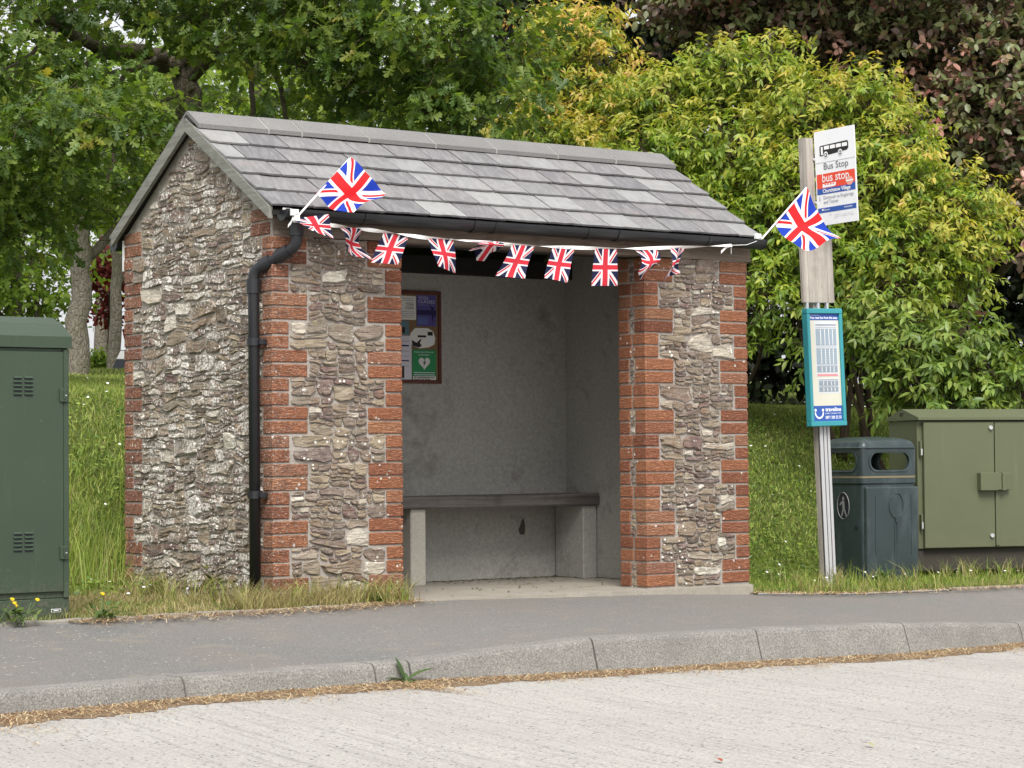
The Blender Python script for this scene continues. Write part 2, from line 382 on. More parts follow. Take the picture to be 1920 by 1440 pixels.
# pavement sheet between kerb and verge
t = NT('pavement_asphalt'); p = t.pos()
c1 = t.ramp(t.noise(p, 120., 4, .85), [(.34,(.07,.07,.066)),(.5,(.165,.163,.157)),(.60,(.25,.246,.235)),(.72,(.48,.47,.44))])
c1 = t.mix(t.math('MULTIPLY', t.step(t.noise(p, 1.1, 4), .42, .62), .5), c1, (.205,.18,.16))
c1 = t.mix(t.math('MULTIPLY', t.step(t.noise(p, 5., 6, .7), .54, .70), .5), c1, (.29,.25,.20))
c1 = t.mix(t.math('MULTIPLY', t.step(t.vor(p, 23.), .16, .12), t.step(t.noise(p, 6., 2), .52, .56)), c1, (.50,.47,.42))
xx_ = t.n('SeparateXYZ', {0: p}, 0); pm = t.step(t.math('ADD', t.math('ADD', xx_, t.math('MULTIPLY', t.n('SeparateXYZ', {0: p}, 1), .6)), t.math('MULTIPLY', t.noise(p, 2.5, 5, .65), .8)), -1.15, -1.0)
c1 = t.mix(t.math('MULTIPLY', pm, .45), c1, t.mix(t.noise(p, 60., 4, .8), (.085,.08,.075), (.31,.29,.265)))
ASPH = t.done(t.bsdf(c1, .93, t.bump(t.noise(p, 170., 4, .75), .8, .006), .3))
V = []; F = []; NK = 9; rows = []
for i in range(len(KL)):
    P, h = KL[i]; n = knorm(i); fp = P + n*(.148+.3*max(0,h-.09)); zt = P.z + h - .002
    bx = fp.x + .05; by = float(lerp_tab(bx, YB)) + .04; bz = float(lerp_tab(bx, ZB)) - .004
    r_ = []
    for k in range(NK+1):
        f_ = k/NK; r_.append(Vector((fp.x+(bx-fp.x)*f_, fp.y+(by-fp.y)*f_, zt+(bz-zt)*f_)))
    rows.append(r_)
# densify along the kerb so that the verge curve is followed
rows2 = []
for i in range(len(rows)-1):
    for k in range(6):
        r_ = [rows[i][j].lerp(rows[i+1][j], k/6) for j in range(NK+1)]
        x_ = r_[-1].x; yb = float(lerp_tab(x_, YB))+.04; dy = yb - r_[-1].y; dz = float(lerp_tab(x_, ZB))-.004-r_[-1].z
        for j in range(NK+1): r_[j] = r_[j] + Vector((0, dy*(j/NK), dz*(j/NK)))
        rows2.append(r_)
rows2.append(rows[-1]); m = NK+1
mb = MB(); mb.add([q for r_ in rows2 for q in r_], [(i*m+j, (i+1)*m+j, (i+1)*m+j+1, i*m+j+1) for i in range(len(rows2)-1) for j in range(NK)])
tag(mb.build('pavement', ASPH, None, True), kind='structure')
def zpave(x, y):
    yk = -2.15; yb = float(lerp_tab(x, YB)); f_ = min(1, max(0, (y-yk)/(yb-yk))); return -.09 + (float(lerp_tab(x, ZB))+.09)*f_
# low edging stones between pavement and verge
edg = tag(empty('verge_edging'), kind='structure')
for x0, x1 in ((-1.22,-.62),(-.61,.0),(.01,.42),(4.95,5.5),(5.51,6.2),(6.21,6.9),(6.91,7.6),(-2.4,-1.8),(-1.79,-1.23)):
    y0, y1 = float(lerp_tab(x0, YB)), float(lerp_tab(x1, YB)); z0, z1 = float(lerp_tab(x0, ZB)), float(lerp_tab(x1, ZB)); mb = MB()
    v = []
    for k in range(5):
        f_ = k/4; x = x0+(x1-x0)*f_; y = y0+(y1-y0)*f_; z = z0+(z1-z0)*f_+random.uniform(-.004,.004)
        v += [(x,y-.015,z-.05),(x,y-.013,z+.006),(x,y-.004,z+.014),(x,y+.03,z+.014),(x,y+.035,z-.05)]
    mb.add(v, [(a_*5+j,(a_+1)*5+j,(a_+1)*5+j+1,a_*5+j+1) for a_ in range(4) for j in range(4)]+[(0,1,2,3,4),(24,23,22,21,20)])
    mb.build('edging_stone', EDGM, edg)
# road
t = NT('brushed_concrete'); p = t.pos(); ang = math.radians(-81)
rp = t.map(p, rot=(0,0,ang))
wob = t.n('VectorMath', {0: rp, 1: t.n('VectorMath', {0: t.noise(p, 1.3, 3, out=1), 'Scale': .05}, operation='SCALE')}, operation='ADD')
br = t.noise(t.map(wob, (.8, 34, 1)), 1., 5, .72)
ag = t.noise(p, 85., 5, .85)
c1 = t.ramp(ag, [(.30,(.155,.147,.138)),(.47,(.35,.336,.313)),(.66,(.54,.52,.49))])
c1 = t.mix(t.math('MULTIPLY', t.step(br, .47, .36), .55), c1, (.25,.237,.225))
c1 = t.mix(t.math('MULTIPLY', t.step(br, .56, .72), .35), c1, (.54,.515,.475))
c1 = t.mix(t.math('MULTIPLY', t.step(t.noise(p, .9, 5, .6), .45, .72), .4), c1, (.30,.28,.265))
pv = t.vor(t.map(wob, (26,44,1)), 1.); pit = t.math('MULTIPLY', t.step(pv, .24, .17), t.step(t.noise(p, 15., 2), .47, .53))
c1 = t.mix(t.math('MULTIPLY', pit, .85), c1, (.10,.095,.10))
st = t.math('MULTIPLY', t.step(t.noise(t.map(wob, (1.2,7,1)), 1., 4, .6), .66, .74), .45)
c1 = t.mix(st, c1, (.25,.235,.23))
h = t.math('ADD', t.math('ADD', br, t.math('MULTIPLY', ag, .6)), t.math('MULTIPLY', pit, -1.2))
ROADM = t.done(t.bsdf(c1, .9, t.bump(h, .8, .006), .3))
rd = []
mb = MB()
for (P, h_) in KL: rd.append((P.x, P.y+.05, zroad(P.x)))
n = len(rd); mb.add(rd + [(x, -60, zroad(x)) for x, y, z in rd], [(i+1, i, n+i, n+i+1) for i in range(n-1)])
tag(mb.build('road', ROADM), kind='structure')
# gutter silt and straw along the kerb foot
def kpoint(s):                                            # s in joint units along the surveyed kerb
    i = int(min(max(s, 0), len(KL)-1.001)); f_ = s-i; return KL[i][0].lerp(KL[i+1][0], f_), knorm(i).lerp(knorm(i+1), f_).normalized()
S0, S1 = len(pre)-3, len(pre)+len(kp)+2
def gw(s): return .40 - .016*(s-S0-5) + .07*math.sin(s*2.1) + .04*math.sin(s*7.3+1) + .03*math.sin(s*17.)
v = []; NS = 420
for k in range(NS+1):
    s_ = S0+(S1-S0)*k/NS; P, n = kpoint(s_); w = gw(s_)+random.uniform(-.05,.05)
    w *= .55; v += [P+n*.004+Vector((0,0,.010)), P-n*w*.5+Vector((0,0,.006+random.uniform(-.002,.002))), P-n*w+Vector((0,0,.001))]
t = NT('gutter_silt'); p = t.pos(); c1 = t.ramp(t.noise(p, 60., 5, .7), [(.3,(.10,.065,.04)),(.55,(.23,.165,.105)),(.75,(.40,.33,.24))])
SILT = t.done(t.bsdf(c1, .95, t.bump(t.noise(p, 90., 4), 1., .01), .1))
mb = MB(); mb.add(v, [(k*3+j, k*3+j+1, (k+1)*3+j+1, (k+1)*3+j) for k in range(NS) for j in range(2)])
tag(mb.build('gutter_silt', SILT, None, True), kind='stuff')
def sticks(n, posf, lmin, lmax, wid, mat, name, zj=.02):
    P = np.array([posf() for _ in range(n)]); L = rng.uniform(lmin, lmax, n)**1.0; A = rng.uniform(0, PI, n); tilt = rng.uniform(-.25,.25,n)
    dx = np.stack([np.cos(A)*np.cos(tilt), np.sin(A)*np.cos(tilt), np.sin(tilt)],1); sx = np.stack([-np.sin(A), np.cos(A), 0*A],1)
    w = rng.uniform(.4,1,n)[:,None]*wid; bend = rng.normal(0,.12,n)[:,None]*sx*L[:,None]
    a_ = P-dx*L[:,None]/2; m_ = P+bend+np.array([0,0,1])*rng.uniform(0,zj,n)[:,None]*.5; b_ = P+dx*L[:,None]/2
    V = np.stack([a_-sx*w, a_+sx*w, m_-sx*w, m_+sx*w, b_-sx*w*.5, b_+sx*w*.5],1).reshape(-1,3)
    V[:,2] = np.maximum(V[:,2], np.repeat(P[:,2],6)-.004)
    T = np.array([(0,1,3),(0,3,2),(2,3,5),(2,5,4)]); T = (T[None]+np.arange(n)[:,None,None]*6).reshape(-1,3)
    me = np_mesh(name, V, T, {'rnd': np.repeat(rng.random(n),6)}); return tag(link(name, me, mat), kind='stuff')
t = NT('dry_straw'); STRAW = t.done(t.bsdf(t.ramp(t.attr('rnd'), [(0,(.12,.06,.03)),(.35,(.30,.17,.08)),(.6,(.46,.33,.17)),(1,(.68,.56,.36))]), .8, None, .3))
def gpos():
    s_ = random.uniform(S0+.5, S1); P, n = kpoint(s_); f_ = abs(random.gauss(0,.48)); dn = .5+.5*math.sin(s_*5.3)*math.sin(s_*2.9+1); f_ *= .35+.95*dn; q = P - n*(gw(s_)*f_); return (q.x, q.y, zroad(q.x)+.004+random.uniform(0,.010)*max(0,1-f_))
sticks(13000, gpos, .012, .095, .0017, STRAW, 'straw_litter')
def vpos():
    x = random.choice([random.uniform(-1.3,.85), random.uniform(3.2,7.)]); y = float(lerp_tab(x, YB)) - abs(random.gauss(0,.11)) + .02; return (x, y, zpave(x, y)+.008)
sticks(4200, vpos, .01, .10, .0018, STRAW, 'verge_litter')

# ------------------------------------------------------------------ the bus shelter
WX, W1, W2, DY = 3.31, .812, 2.51, 1.742
shelter = tag(empty('bus_shelter'), 'stone and brick bus shelter with pitched slate roof and an open front', 'bus shelter')
ENDW = speck_mat('plain_render', (.30,.28,.25), (.36,.34,.31), 60., .95, .4, 1.5)
RISE = .640; RZ = 2.640; RY = DY/2
def rake(y): return RZ - RISE*abs(y-RY)
def gable_wall(x0, x1, inset=0.):
    pts = [(inset,-.2),(DY-inset,-.2),(DY-inset, rake(DY-inset)-.01),(RY, RZ-.01),(inset, rake(inset)-.01)]
    return MB().prism(pts, 0, x0, x1)
side_wall = gable_wall(.007, .26, .007).build('side_wall', MORTAR, shelter)
end_wall = gable_wall(WX-.255, WX-.006, .008).build('end_wall', ENDW, shelter)
back_wall = MB().box(.263, WX-.258, 1.495, DY-.004, -.2, 1.93).build('back_wall', ENDW, shelter)
pier_a = MB().box(.262, W1-.007, .010, .252, -.2, 1.944).build('front_pier', MORTAR, shelter)
pier_b = MB().box(W2+.007, WX-.258, .010, .252, -.2, 1.944).build('front_pier', MORTAR, shelter)
lin = MB(); lin.box(.258,.268,.256,1.486,.0,2.2); lin.box(WX-.266,WX-.2535,.256,1.486,.0,2.2); lin.box(.27,WX-.268,1.484,1.4935,.0,1.93)
lin.box(.27,W1-.012,.2535,.259,.0,1.93); lin.box(W2+.012,WX-.268,.2535,.259,.0,1.93)
lin.build('cement_lining', RENDER, shelter)
# floor slab with a broken front lip
mb = MB(); fl = [(.27,1.484),(.27,.262),(.70,.255),(.78,-.03)]
for k in range(24):
    x = .8+(3.22-.8)*k/23; fl.append((x, -.075-.05*(x-.8)/2.4+random.uniform(-.012,.010)))
fl += [(3.29,-.02),(3.04,.0),(3.04,1.484)]
mb.prism(fl, 2, -.16, -.004); mb.build('floor_slab', FLOORC, shelter)

litx = lambda: (random.uniform(.85,3.0), 1.47-abs(random.gauss(0,.16)) if random.random() < .7 else random.uniform(.1,1.4), .001)
t = NT('dark_litter'); LITM = t.done(t.bsdf(t.ramp(t.attr('rnd'), [(0,(.03,.022,.016)),(.6,(.09,.06,.035)),(1,(.22,.15,.08))]), .8, None, .3))
sticks(260, litx, .015, .06, .006, LITM, 'floor_litter', .015)
mark_pt = on_y(980,992,1.4832); MB().add([mark_pt+Vector((.032*math.cos(2*PI*k/14)*random.uniform(.5,1.1), 0, (.07 if math.sin(2*PI*k/14) > 0 else .05)*math.sin(2*PI*k/14)*random.uniform(.7,1.1))) for k in range(14)], [tuple(range(14))]).build('dark_mark', plain('dark_render', (.085,.08,.07), .95, .1, var=.5, scale=30.), shelter)  # irregular flat dark patch on the back wall lining
# --- bricks
brick_meshes = {}
def brick_mesh(lx, ly):
    k = (round(lx,3), round(ly,3))
    if k not in brick_meshes:
        mb = MB(); mb.cbox(-lx/2, lx/2, -ly/2, ly/2, -.0325, .0325, .0045); me = mb.mesh('brick', [BRICK]); brick_meshes[k] = me
    return brick_meshes[k]
def brick(parent, x0, x1, y0, y1, z0):
    o = link('brick', brick_mesh(x1-x0, y1-y0), None, parent)
    o.location = ((x0+x1)/2+random.uniform(-.0015,.0015), (y0+y1)/2+random.uniform(-.002,.002), z0+.0325+random.uniform(-.0015,.0015))
    o.rotation_euler = (random.uniform(-.008,.008), random.uniform(-.006,.006), random.uniform(-.008,.008)); return o
for k in range(0, 15):
    top = 1.95 - .15*(k-1)
    for i in range(2):
        z0 = top - .075*(i+1) + .005; odd = k % 2 == 1
        if k == 0:
            brick(side_wall, -.001, .0105, .024, .222, z0)
        elif odd:
            brick(side_wall, 0, .215, 0, .1025, z0)
        else: brick(side_wall, 0, .1025, 0, .215, z0)
        if odd: brick(side_wall, 0, .1025, DY-.1025, DY, z0)
        else: brick(side_wall, 0, .1025, DY-.215, DY, z0)
        if k == 0: continue
        if odd:
            brick(pier_a, W1-.215, W1, 0, .1025, z0); brick(pier_a, W1-.1025, W1, .158, .255, z0)
        else:
            brick(pier_a, W1-.1025, W1, 0, .123, z0); brick(pier_a, W1-.1025, W1, .135, .255, z0)
        if k > 13: continue
        if odd:
            brick(pier_b, W2, W2+.215, 0, .1025, z0); brick(pier_b, W2, W2+.1025, .158, .255, z0)
            brick(pier_b, WX-.215, WX, 0, .1025, z0)
        else:
            brick(pier_b, W2, W2+.1025, 0, .123, z0); brick(pier_b, W2, W2+.1025, .135, .255, z0)
            brick(pier_b, WX-.1025, WX, 0, .215, z0)

# --- rubble stones: a random bond packed on a fine grid, then warped, rounded and roughened
GS = 1.
def guillotine(u0, u1, t0, t1, H, out):
    w, h = (u1-u0)/GS, (t1-t0)*H/GS**.5; asp = w/max(h,1e-4)
    if w > .32 or (asp > random.choice((2.,2.8,3.8,5.4)) and w > .10):
        c = u0+w*random.uniform(.28,.72); guillotine(u0, c, t0, t1, H, out); guillotine(c, u1, t0, t1, H, out)
    elif h > .105 or (h > .050 and random.random() < (.78 if asp > 1.3 else .35)):
        c = t0+(t1-t0)*random.choice((.3,.38,.45,.55,.62,.7)); guillotine(u0, u1, t0, c, H, out); guillotine(u0, u1, c, t1, H, out)
    else: out.append((u0, t0, u1-u0, t1-t0))
def pack(umax, v0, v1, bounds):
    """bands a little under one brick pair high; inside a band the stones are cut guillotine fashion"""
    out = []; k = -2
    for kk in range(-8, 17):
        if kk < 0: k = -1; zt = 2.10-.075*kk; zb = zt-.075
        else: k = kk; zt = 2.10-.15*k; zb = zt-.15
        if zt <= v0 or zb >= v1: continue
        zt_, zb_ = min(zt, v1), max(zb, v0); lo, hi = bounds(k, zt_)
        if hi-lo < .04: continue
        L = []
        if random.random() < .5 or hi-lo < .3: guillotine(lo, hi, 0, 1, zt_-zb_, L)
        else:
            c = lo+(hi-lo)*random.uniform(.3,.7); guillotine(lo, c, 0, 1, zt_-zb_, L); guillotine(c, hi, 0, 1, zt_-zb_, L)
        out += [(u, zb_+t*(zt_-zb_), w, h*(zt_-zb_)) for u, t, w, h in L]
    return out
def warp(u, v, ph, lim):
    e = max(0., min(1., min(u-lim[0], lim[1]-u)/.12)); e = .10+.9*e
    du = .010*mnoise.noise(Vector((u*11, v*11, ph+9)))
    dv = .030*mnoise.noise(Vector((u*5.2, v*7.5, ph*3)))+.010*mnoise.noise(Vector((u*13, v*17, ph+3)))
    return u+du*e, v+dv*e
def stone_geo(s, frame, ph, bold, lim):
    u0, v0, w, h = s; sidew = lim[1] > 1.2; mort = random.uniform(.0018,.0048) if min(w,h) > .03 else .0018
    mu = mort*(.55 if sidew else 1.); mort *= 1.25 if sidew else 1.
    u0 += mu; v0 += mort*.8; w -= 2*mu; h -= 1.6*mort; N = 11; cu, cv = u0+w/2, v0+h/2
    if w <= .006 or h <= .006: return None
    pw = random.uniform(4.5, 14.); sk = random.uniform(-.30,.30); tp = random.uniform(-.30,.30); ring = []
    base = random.uniform(0, 1)
    for k in range(N):
        a_ = 2*PI*(k+base*.8+random.uniform(-.25,.25))/N; c_, s_ = math.cos(a_), math.sin(a_)
        r_ = 1/((abs(c_)**pw+abs(s_)**pw)**(1/pw)); r_ *= random.uniform(.86,1.07)
        x, y = c_*r_, s_*r_; y *= 1+tp*x; x += sk*y*h/max(w,.01)
        ring.append((cu+x*w/2, cv+y*h/2))
    proud = random.uniform(.002, .011)*bold + .04*min(w,h)*bold*random.uniform(.0,1.); V = []
    tu, tv = random.uniform(-.10,.10), random.uniform(-.06,.22)
    def put(u, v, d):
        a_, b_ = warp(u, v, ph, lim); return frame(a_, b_, d)
    ins = min(.004+.05*min(w,h), .3*min(w,h))
    for (u, v) in ring: V.append(put(u, v, .018))
    for (u, v) in ring: V.append(put(u, v, -proud*.35+random.uniform(-.001,.002)))
    for (u, v) in ring:
        du, dv = cu-u, cv-v; L = math.hypot(du, dv)+1e-6; f_ = ins/L*random.uniform(.7,1.5); f_ = min(f_, .5)
        uu, vv = u+du*f_, v+dv*f_
        V.append(put(uu, vv, -proud + (uu-cu)*tu + (vv-cv)*tv + random.uniform(-.003,.003)))
    V.append(put(cu+random.uniform(-.1,.1)*w, cv+random.uniform(-.1,.1)*h, -proud-random.uniform(-.003,.003)))
    F = []
    for r_ in range(2):
        for k in range(N): F.append((r_*N+k, r_*N+(k+1)%N, (r_+1)*N+(k+1)%N, (r_+1)*N+k))
    for k in range(N): F.append((2*N+k, 2*N+(k+1)%N, 3*N))
    return V, F
def b_side(k, v):
    odd = k % 2 == 1; e = (.113 if odd else .226) if k >= 0 else 0.
    lo, hi = e, DY-e
    if v > 2.1: q = (RZ-.045-v)/RISE; lo, hi = max(0., RY-q), min(DY, RY+q)
    return lo, hi
def b_pier(l):
    def f(k, v):
        e = .2255 if k % 2 == 1 else .113; return e, l-e
    return f
f_side = lambda u, v, d: (d+.004, u, v)
f_a = lambda u, v, d: (u, d+.004, v)
f_b = lambda u, v, d: (W2+u, d+.004, v)
def freeze(rects, par, frame, ph, mat, bold): return [(s[2]*s[3], s, par, frame, ph, mat, bold) for s in rects]
random.seed(21)
GS = 1.3
ALL = freeze(pack(DY, -.0875, 2.60, b_side), side_wall, f_side, .7, STONE_SIDE, .7)
GS = 1.
ALL = ALL \
    + freeze(pack(W1, -.0875, 1.945, b_pier(W1)), pier_a, f_a, 2.1, STONE_FRONT, .85) \
    + freeze(pack(WX-W2, .0, 1.945, b_pier(WX-W2)), pier_b, f_b, 4.0, STONE_FRONT, .85)
# slivers of stone between the header bricks of the open reveals
for k in range(1, 14, 2):
    top = 1.95-.15*(k-1)
    for q in range(3):
        z0 = top-.15+.004+q*.048
        ALL.append((.0001, (.106, z0, .047, .044), pier_b, (lambda u, v, d: (W2+d+.006, u, v)), 1.3, STONE_FRONT, .5))
ALL.sort(key=lambda a_: -a_[0])
rest = {}
for i, (ar, s, par, frame, ph, mat, bold) in enumerate(ALL):
    g_ = stone_geo(s, frame, ph, bold, (.113, (DY if par is side_wall else W1 if par is pier_a else WX-W2)-.113))
    if g_ is None: continue
    V, F = g_; r_ = random.random()
    if par is side_wall and abs(s[0]+s[2]/2-1.05) < .07 and abs(s[1]-1.30) < .05: r_ = 1.
    if i < 296:
        c_ = Vector(V[-1]); me = bpy.data.meshes.new('stone'); me.from_pydata([Vector(q)-c_ for q in V], [], F); me.materials.append(mat)
        fattr(me, 'rnd', [r_]*len(V)); o = link('stone', me, None, par); o.location = c_
    else:
        L = rest.setdefault((par.name, mat.name), (par, mat, [], [], [])); n_ = len(L[2]); L[2].extend(V); L[3].extend([tuple(a_+n_ for a_ in q) for q in F]); L[4].extend([r_]*len(V))
for (par, mat, V, F, R_) in rest.values():
    me = bpy.data.meshes.new('small_rubble'); me.from_pydata(V, [], F); me.materials.append(mat); fattr(me, 'rnd', R_); tag(link('small_rubble', me, None, par), kind='stuff')

# --- roof
EY, EZ = -.085, 2.083; TY, TZ = RY, 2.671
sl = Vector((0, TY-EY, TZ-EZ)); SL = sl.length; su = sl.normalized(); sn = Vector((0, -su.z, su.y))
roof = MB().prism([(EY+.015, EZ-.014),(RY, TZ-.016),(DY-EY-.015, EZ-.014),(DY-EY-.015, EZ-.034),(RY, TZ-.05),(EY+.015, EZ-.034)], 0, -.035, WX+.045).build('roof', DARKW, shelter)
# barge boards on both verges
for xs_, x0, x1 in ((0,-.052,-.030),(1,WX+.030,WX+.050)):
    for sgn in (-1, 1):
        def yy(y): return y if sgn < 0 else DY-y
        e0 = EY+.02; pts = [(yy(e0), EZ-.002+.01),(yy(RY-.001 if sgn<0 else RY-.002), TZ-.004),(yy(RY-.001 if sgn<0 else RY-.002), TZ-.078),(yy(e0), EZ-.068+.012)]
        if sgn > 0: pts = pts[::-1]
        MB().prism(pts, 0, x0, x1).build('barge_board', BARGE, roof)
RG = .1945
def slate(x0, x1, s0, ln, k):
    # outline in slope coordinates, lower edge chipped
    low = [(x0+(x1-x0)*f_, s0+random.uniform(-.004,.005)) for f_ in (0,.25,.5,.75,1)]
    low[0] = (x0, s0+random.choice((0,0,0,.008))); ol = low + [(x1, s0+ln),(x0, s0+ln)]
    tilt = .0150/RG; T = .0105; v = []
    cx, cs = (x0+x1)/2, s0
    lift = random.uniform(0,.0045)
    for dz in (0, T):
        for (x, s_) in ol:
            hgt = .0175 - (s_-s0)*tilt + dz + lift
            P = Vector((x, EY, EZ)) + su*s_ + sn*(hgt-.012); v.append(P)
    n_ = len(ol); c_ = Vector((cx, EY, EZ)) + su*cs
    me = bpy.data.meshes.new('slate'); me.from_pydata([q-c_ for q in v], [], [tuple(range(n_))[::-1], tuple(range(n_,2*n_))]+[(i,(i+1)%n_,n_+(i+1)%n_,n_+i) for i in range(n_)])
    me.materials.append(SLATE); o = link('slate', me, None, roof); o.location = c_; return o
random.seed(5)
for row in range(5):
    s0 = .004+row*RG; x = -.05; wd = .245
    first = wd*(.5 if row % 2 else 1.)*random.uniform(.95,1.1); k = 0
    ln = .30 if row < 4 else .20
    while x < WX+.05-.02:
        w_ = first if k == 0 else random.choice((.215,.235,.25,.265,.285))
        x1 = min(x+w_, WX+.06)
        if WX+.06-x1 < .09: x1 = WX+.06
        slate(x+.004, x1-.004, s0, ln, k); x = x1; k += 1
MB().prism([(RY+.02, TZ+.0),(DY-EY, EZ+.006),(DY-EY, EZ-.012),(RY+.02, TZ-.018)], 0, -.05, WX+.06).build('rear_slates', SLATE, roof)
# ridge tiles
def ridge_prof(e):
    wing = .165; t_ = .018; o_ = .040
    a_ = [(RY-wing*su.y-su.z*0, TZ-wing*su.z+o_), (RY-.02, TZ-.02*su.z/su.y+o_+.004), (RY, TZ+o_+.001), (RY+.02, TZ-.02*su.z/su.y+o_+.004), (RY+wing*su.y, TZ-wing*su.z+o_)]
    b_ = [(RY+(wing-.004)*su.y, TZ-wing*su.z+o_-t_-.006), (RY, TZ+o_-t_-.004), (RY-(wing-.004)*su.y, TZ-wing*su.z+o_-t_-.006)]
    return [(y, z+e) for y, z in a_+b_]
edges = [-.053, .372, .575, .99, 1.405, 1.82, 2.235, 2.65, 3.065, WX+.065]
px_e = [374,505,567,693,818,932,1047,1156,1260]
ex = []
for pxx in (505,567,693,818,932,1047,1156):
    # joint positions on the lower edge of the ridge tiles
    best = min(np.linspace(-.1,3.5,1801), key=lambda xx: abs(960+FPX*((Vector((xx,.73,2.60))-CC).dot(CR))/((Vector((xx,.73,2.60))-CC).dot(CF))-pxx)); ex.append(float(best))
edges = [-.044]+ex+[WX+.062]
rid_mort = MB()
for a_, b_ in zip(edges[:-1], edges[1:]):
    o = MB().prism(ridge_prof(random.uniform(-.002,.002)), 0, a_+.005, b_-.005).build('ridge_tile', RIDGE, roof)
for a_ in edges[1:-1]: MB().prism([(y, z-.003) for y, z in ridge_prof(0)], 0, a_-.0045, a_+.0045).build('mortar_joint', plain('pale_mortar', (.33,.315,.295), .95, .1, var=.35, scale=40.), roof)
MB().prism([(RY-.115*su.y, TZ-.115*su.z+.016),(RY, TZ+.02),(RY+.115*su.y, TZ-.115*su.z+.016),(RY, TZ-.01)], 0, -.044, WX+.05).build('ridge_bedding', plain('shadow_gap_bedding', (.05,.048,.047), .95, .1), roof)  # bedding coloured dark to paint in the shadow gap under the tiles
# timbers under the roof
for i in range(7):
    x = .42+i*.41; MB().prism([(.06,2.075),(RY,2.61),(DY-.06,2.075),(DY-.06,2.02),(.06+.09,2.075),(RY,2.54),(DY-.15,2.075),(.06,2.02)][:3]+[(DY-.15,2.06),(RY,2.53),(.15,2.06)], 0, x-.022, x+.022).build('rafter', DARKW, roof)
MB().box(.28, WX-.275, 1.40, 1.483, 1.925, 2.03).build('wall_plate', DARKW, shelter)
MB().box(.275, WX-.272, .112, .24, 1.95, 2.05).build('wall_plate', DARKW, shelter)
# lintel beam, slightly uneven, with a darker top board behind the gutter
mb = MB(); nseg = 26; v = []
for k in range(nseg+1):
    x = .013+(3.337-.013)*k/nseg; j1, j2 = .003*math.sin(k*1.9)+random.uniform(-.001,.001), .0025*math.sin(k*1.3+1)+random.uniform(-.001,.001)
    v += [(x,-.003+j1,1.949+j2),(x,.105,1.949),(x,.105,2.045),(x,-.001+j1,2.045+j2*.5)]
f_ = [(a_*4+j, a_*4+(j+1)%4, (a_+1)*4+(j+1)%4, (a_+1)*4+j) for a_ in range(nseg) for j in range(4)]+[(0,1,2,3),(nseg*4+3,nseg*4+2,nseg*4+1,nseg*4)]
mb.add(v, f_); mb.build('lintel_beam', BEAM, shelter)
MB().box(.016,3.333,-.012,.03,2.049,2.072).build('fascia_board', wood_mat('fascia_timber',(.05,.042,.036),(.12,.10,.085),0), shelter)
# gutter
gy, gz, gr = -.092, 2.074, .056
def halfround(r_o, r_i, n=12):
    o_ = [(gy-r_o*math.cos(PI*k/n), gz-r_o*math.sin(PI*k/n)) for k in range(n+1)]; i_ = [(gy-r_i*math.cos(PI*k/n), gz-r_i*math.sin(PI*k/n)) for k in range(n+1)]
    return o_ + i_[::-1]
def extr(prof, x0, x1, mb=None):
    mb = mb or MB(); n_ = len(prof); v = [(x0,y,z) for y, z in prof]+[(x1,y,z) for y, z in prof]; h_ = n_//2
    f_ = [(i,(i+1)%n_,n_+(i+1)%n_,n_+i) for i in range(n_)]
    for o_ in (0, n_):
        for k in range(h_-1): f_.append((o_+k,o_+k+1,o_+n_-2-k,o_+n_-1-k))
    return mb.add(v, f_)
gut = extr(halfround(gr, gr-.004), .014, 3.342).build('gutter', BLACKP, shelter)
for x0, x1 in ((.010,.016),(3.340,3.347)):
    MB().prism([(gy-(gr+.003)*math.cos(PI*k/12), gz-(gr+.003)*math.sin(PI*k/12)) for k in range(13)], 0, x0, x1).build('end_cap', BLACKP, gut)
for pxx in (895, 1165):
    c_ = on_y(pxx, 425, -.14).x
    extr(halfround(gr+.006, gr+.001), c_-.018, c_+.018).build('gutter_union', BLACKP, gut)
for x in (.5, 1.35, 2.0, 2.9):
    extr(halfround(gr+.004, gr+.0005), x-.009, x+.009).build('gutter_bracket', BLACKP, gut)
rg = []
for k in range(13): a_ = PI*k/12; rg.append((DY+.10+.056*math.cos(a_), 2.06-.056*math.sin(a_)))
MB().prism(rg, 0, -.02, WX+.03).build('gutter', BLACKP, shelter)
MB().box(.0, .02, DY+.002, DY+.022, 1.88, 2.06).build('trim_strip', plain('white_trim', (.7,.7,.68), .6), shelter)
# downpipe with swan neck
a_ = Vector((.098,-.092,2.03)); b_ = Vector((.098,-.092,1.885)); c_ = Vector((-.046,.112,1.765)); d_ = Vector((-.046,.108,.055)); r0 = .030
def bend(p, q, r_, n=5, rad=.045):
    u1 = (p-q).normalized(); u2 = (r_-q).normalized(); A, B = q+u1*rad, q+u2*rad; return [A.lerp(q,k/n).lerp(q.lerp(B,k/n),k/n) for k in range(n+1)]
pipe = MB().tube([a_]+bend(a_,b_,c_)+bend(b_,c_,d_)+[d_], r0, 18).build('downpipe', BLACKP, shelter, True)
mb = MB(); dirn = (c_-b_).normalized()
mb.tube([a_+Vector((0,0,.0)), b_+Vector((0,0,.055))], .038, 16); mb.tube([b_+dirn*.05, b_+dirn*.125], .038, 16); mb.tube([c_-dirn*.115, c_-dirn*.05], .038, 16); mb.tube([c_+Vector((0,0,-.045)), c_+Vector((0,0,-.12))], .038, 16)
mb.build('pipe_socket', BLACKP, pipe, False)
for z in (1.39, .585):
    MB().tube([(d_.x,d_.y+.001,z-.02),(d_.x,d_.y+.001,z+.02)], .0385, 16).build('pipe_collar', BLACKP, pipe)
    MB().cbox(-.045,-.003,.045,.075,z-.018,z+.012,.003).build('pipe_clip', BLACKP, pipe)

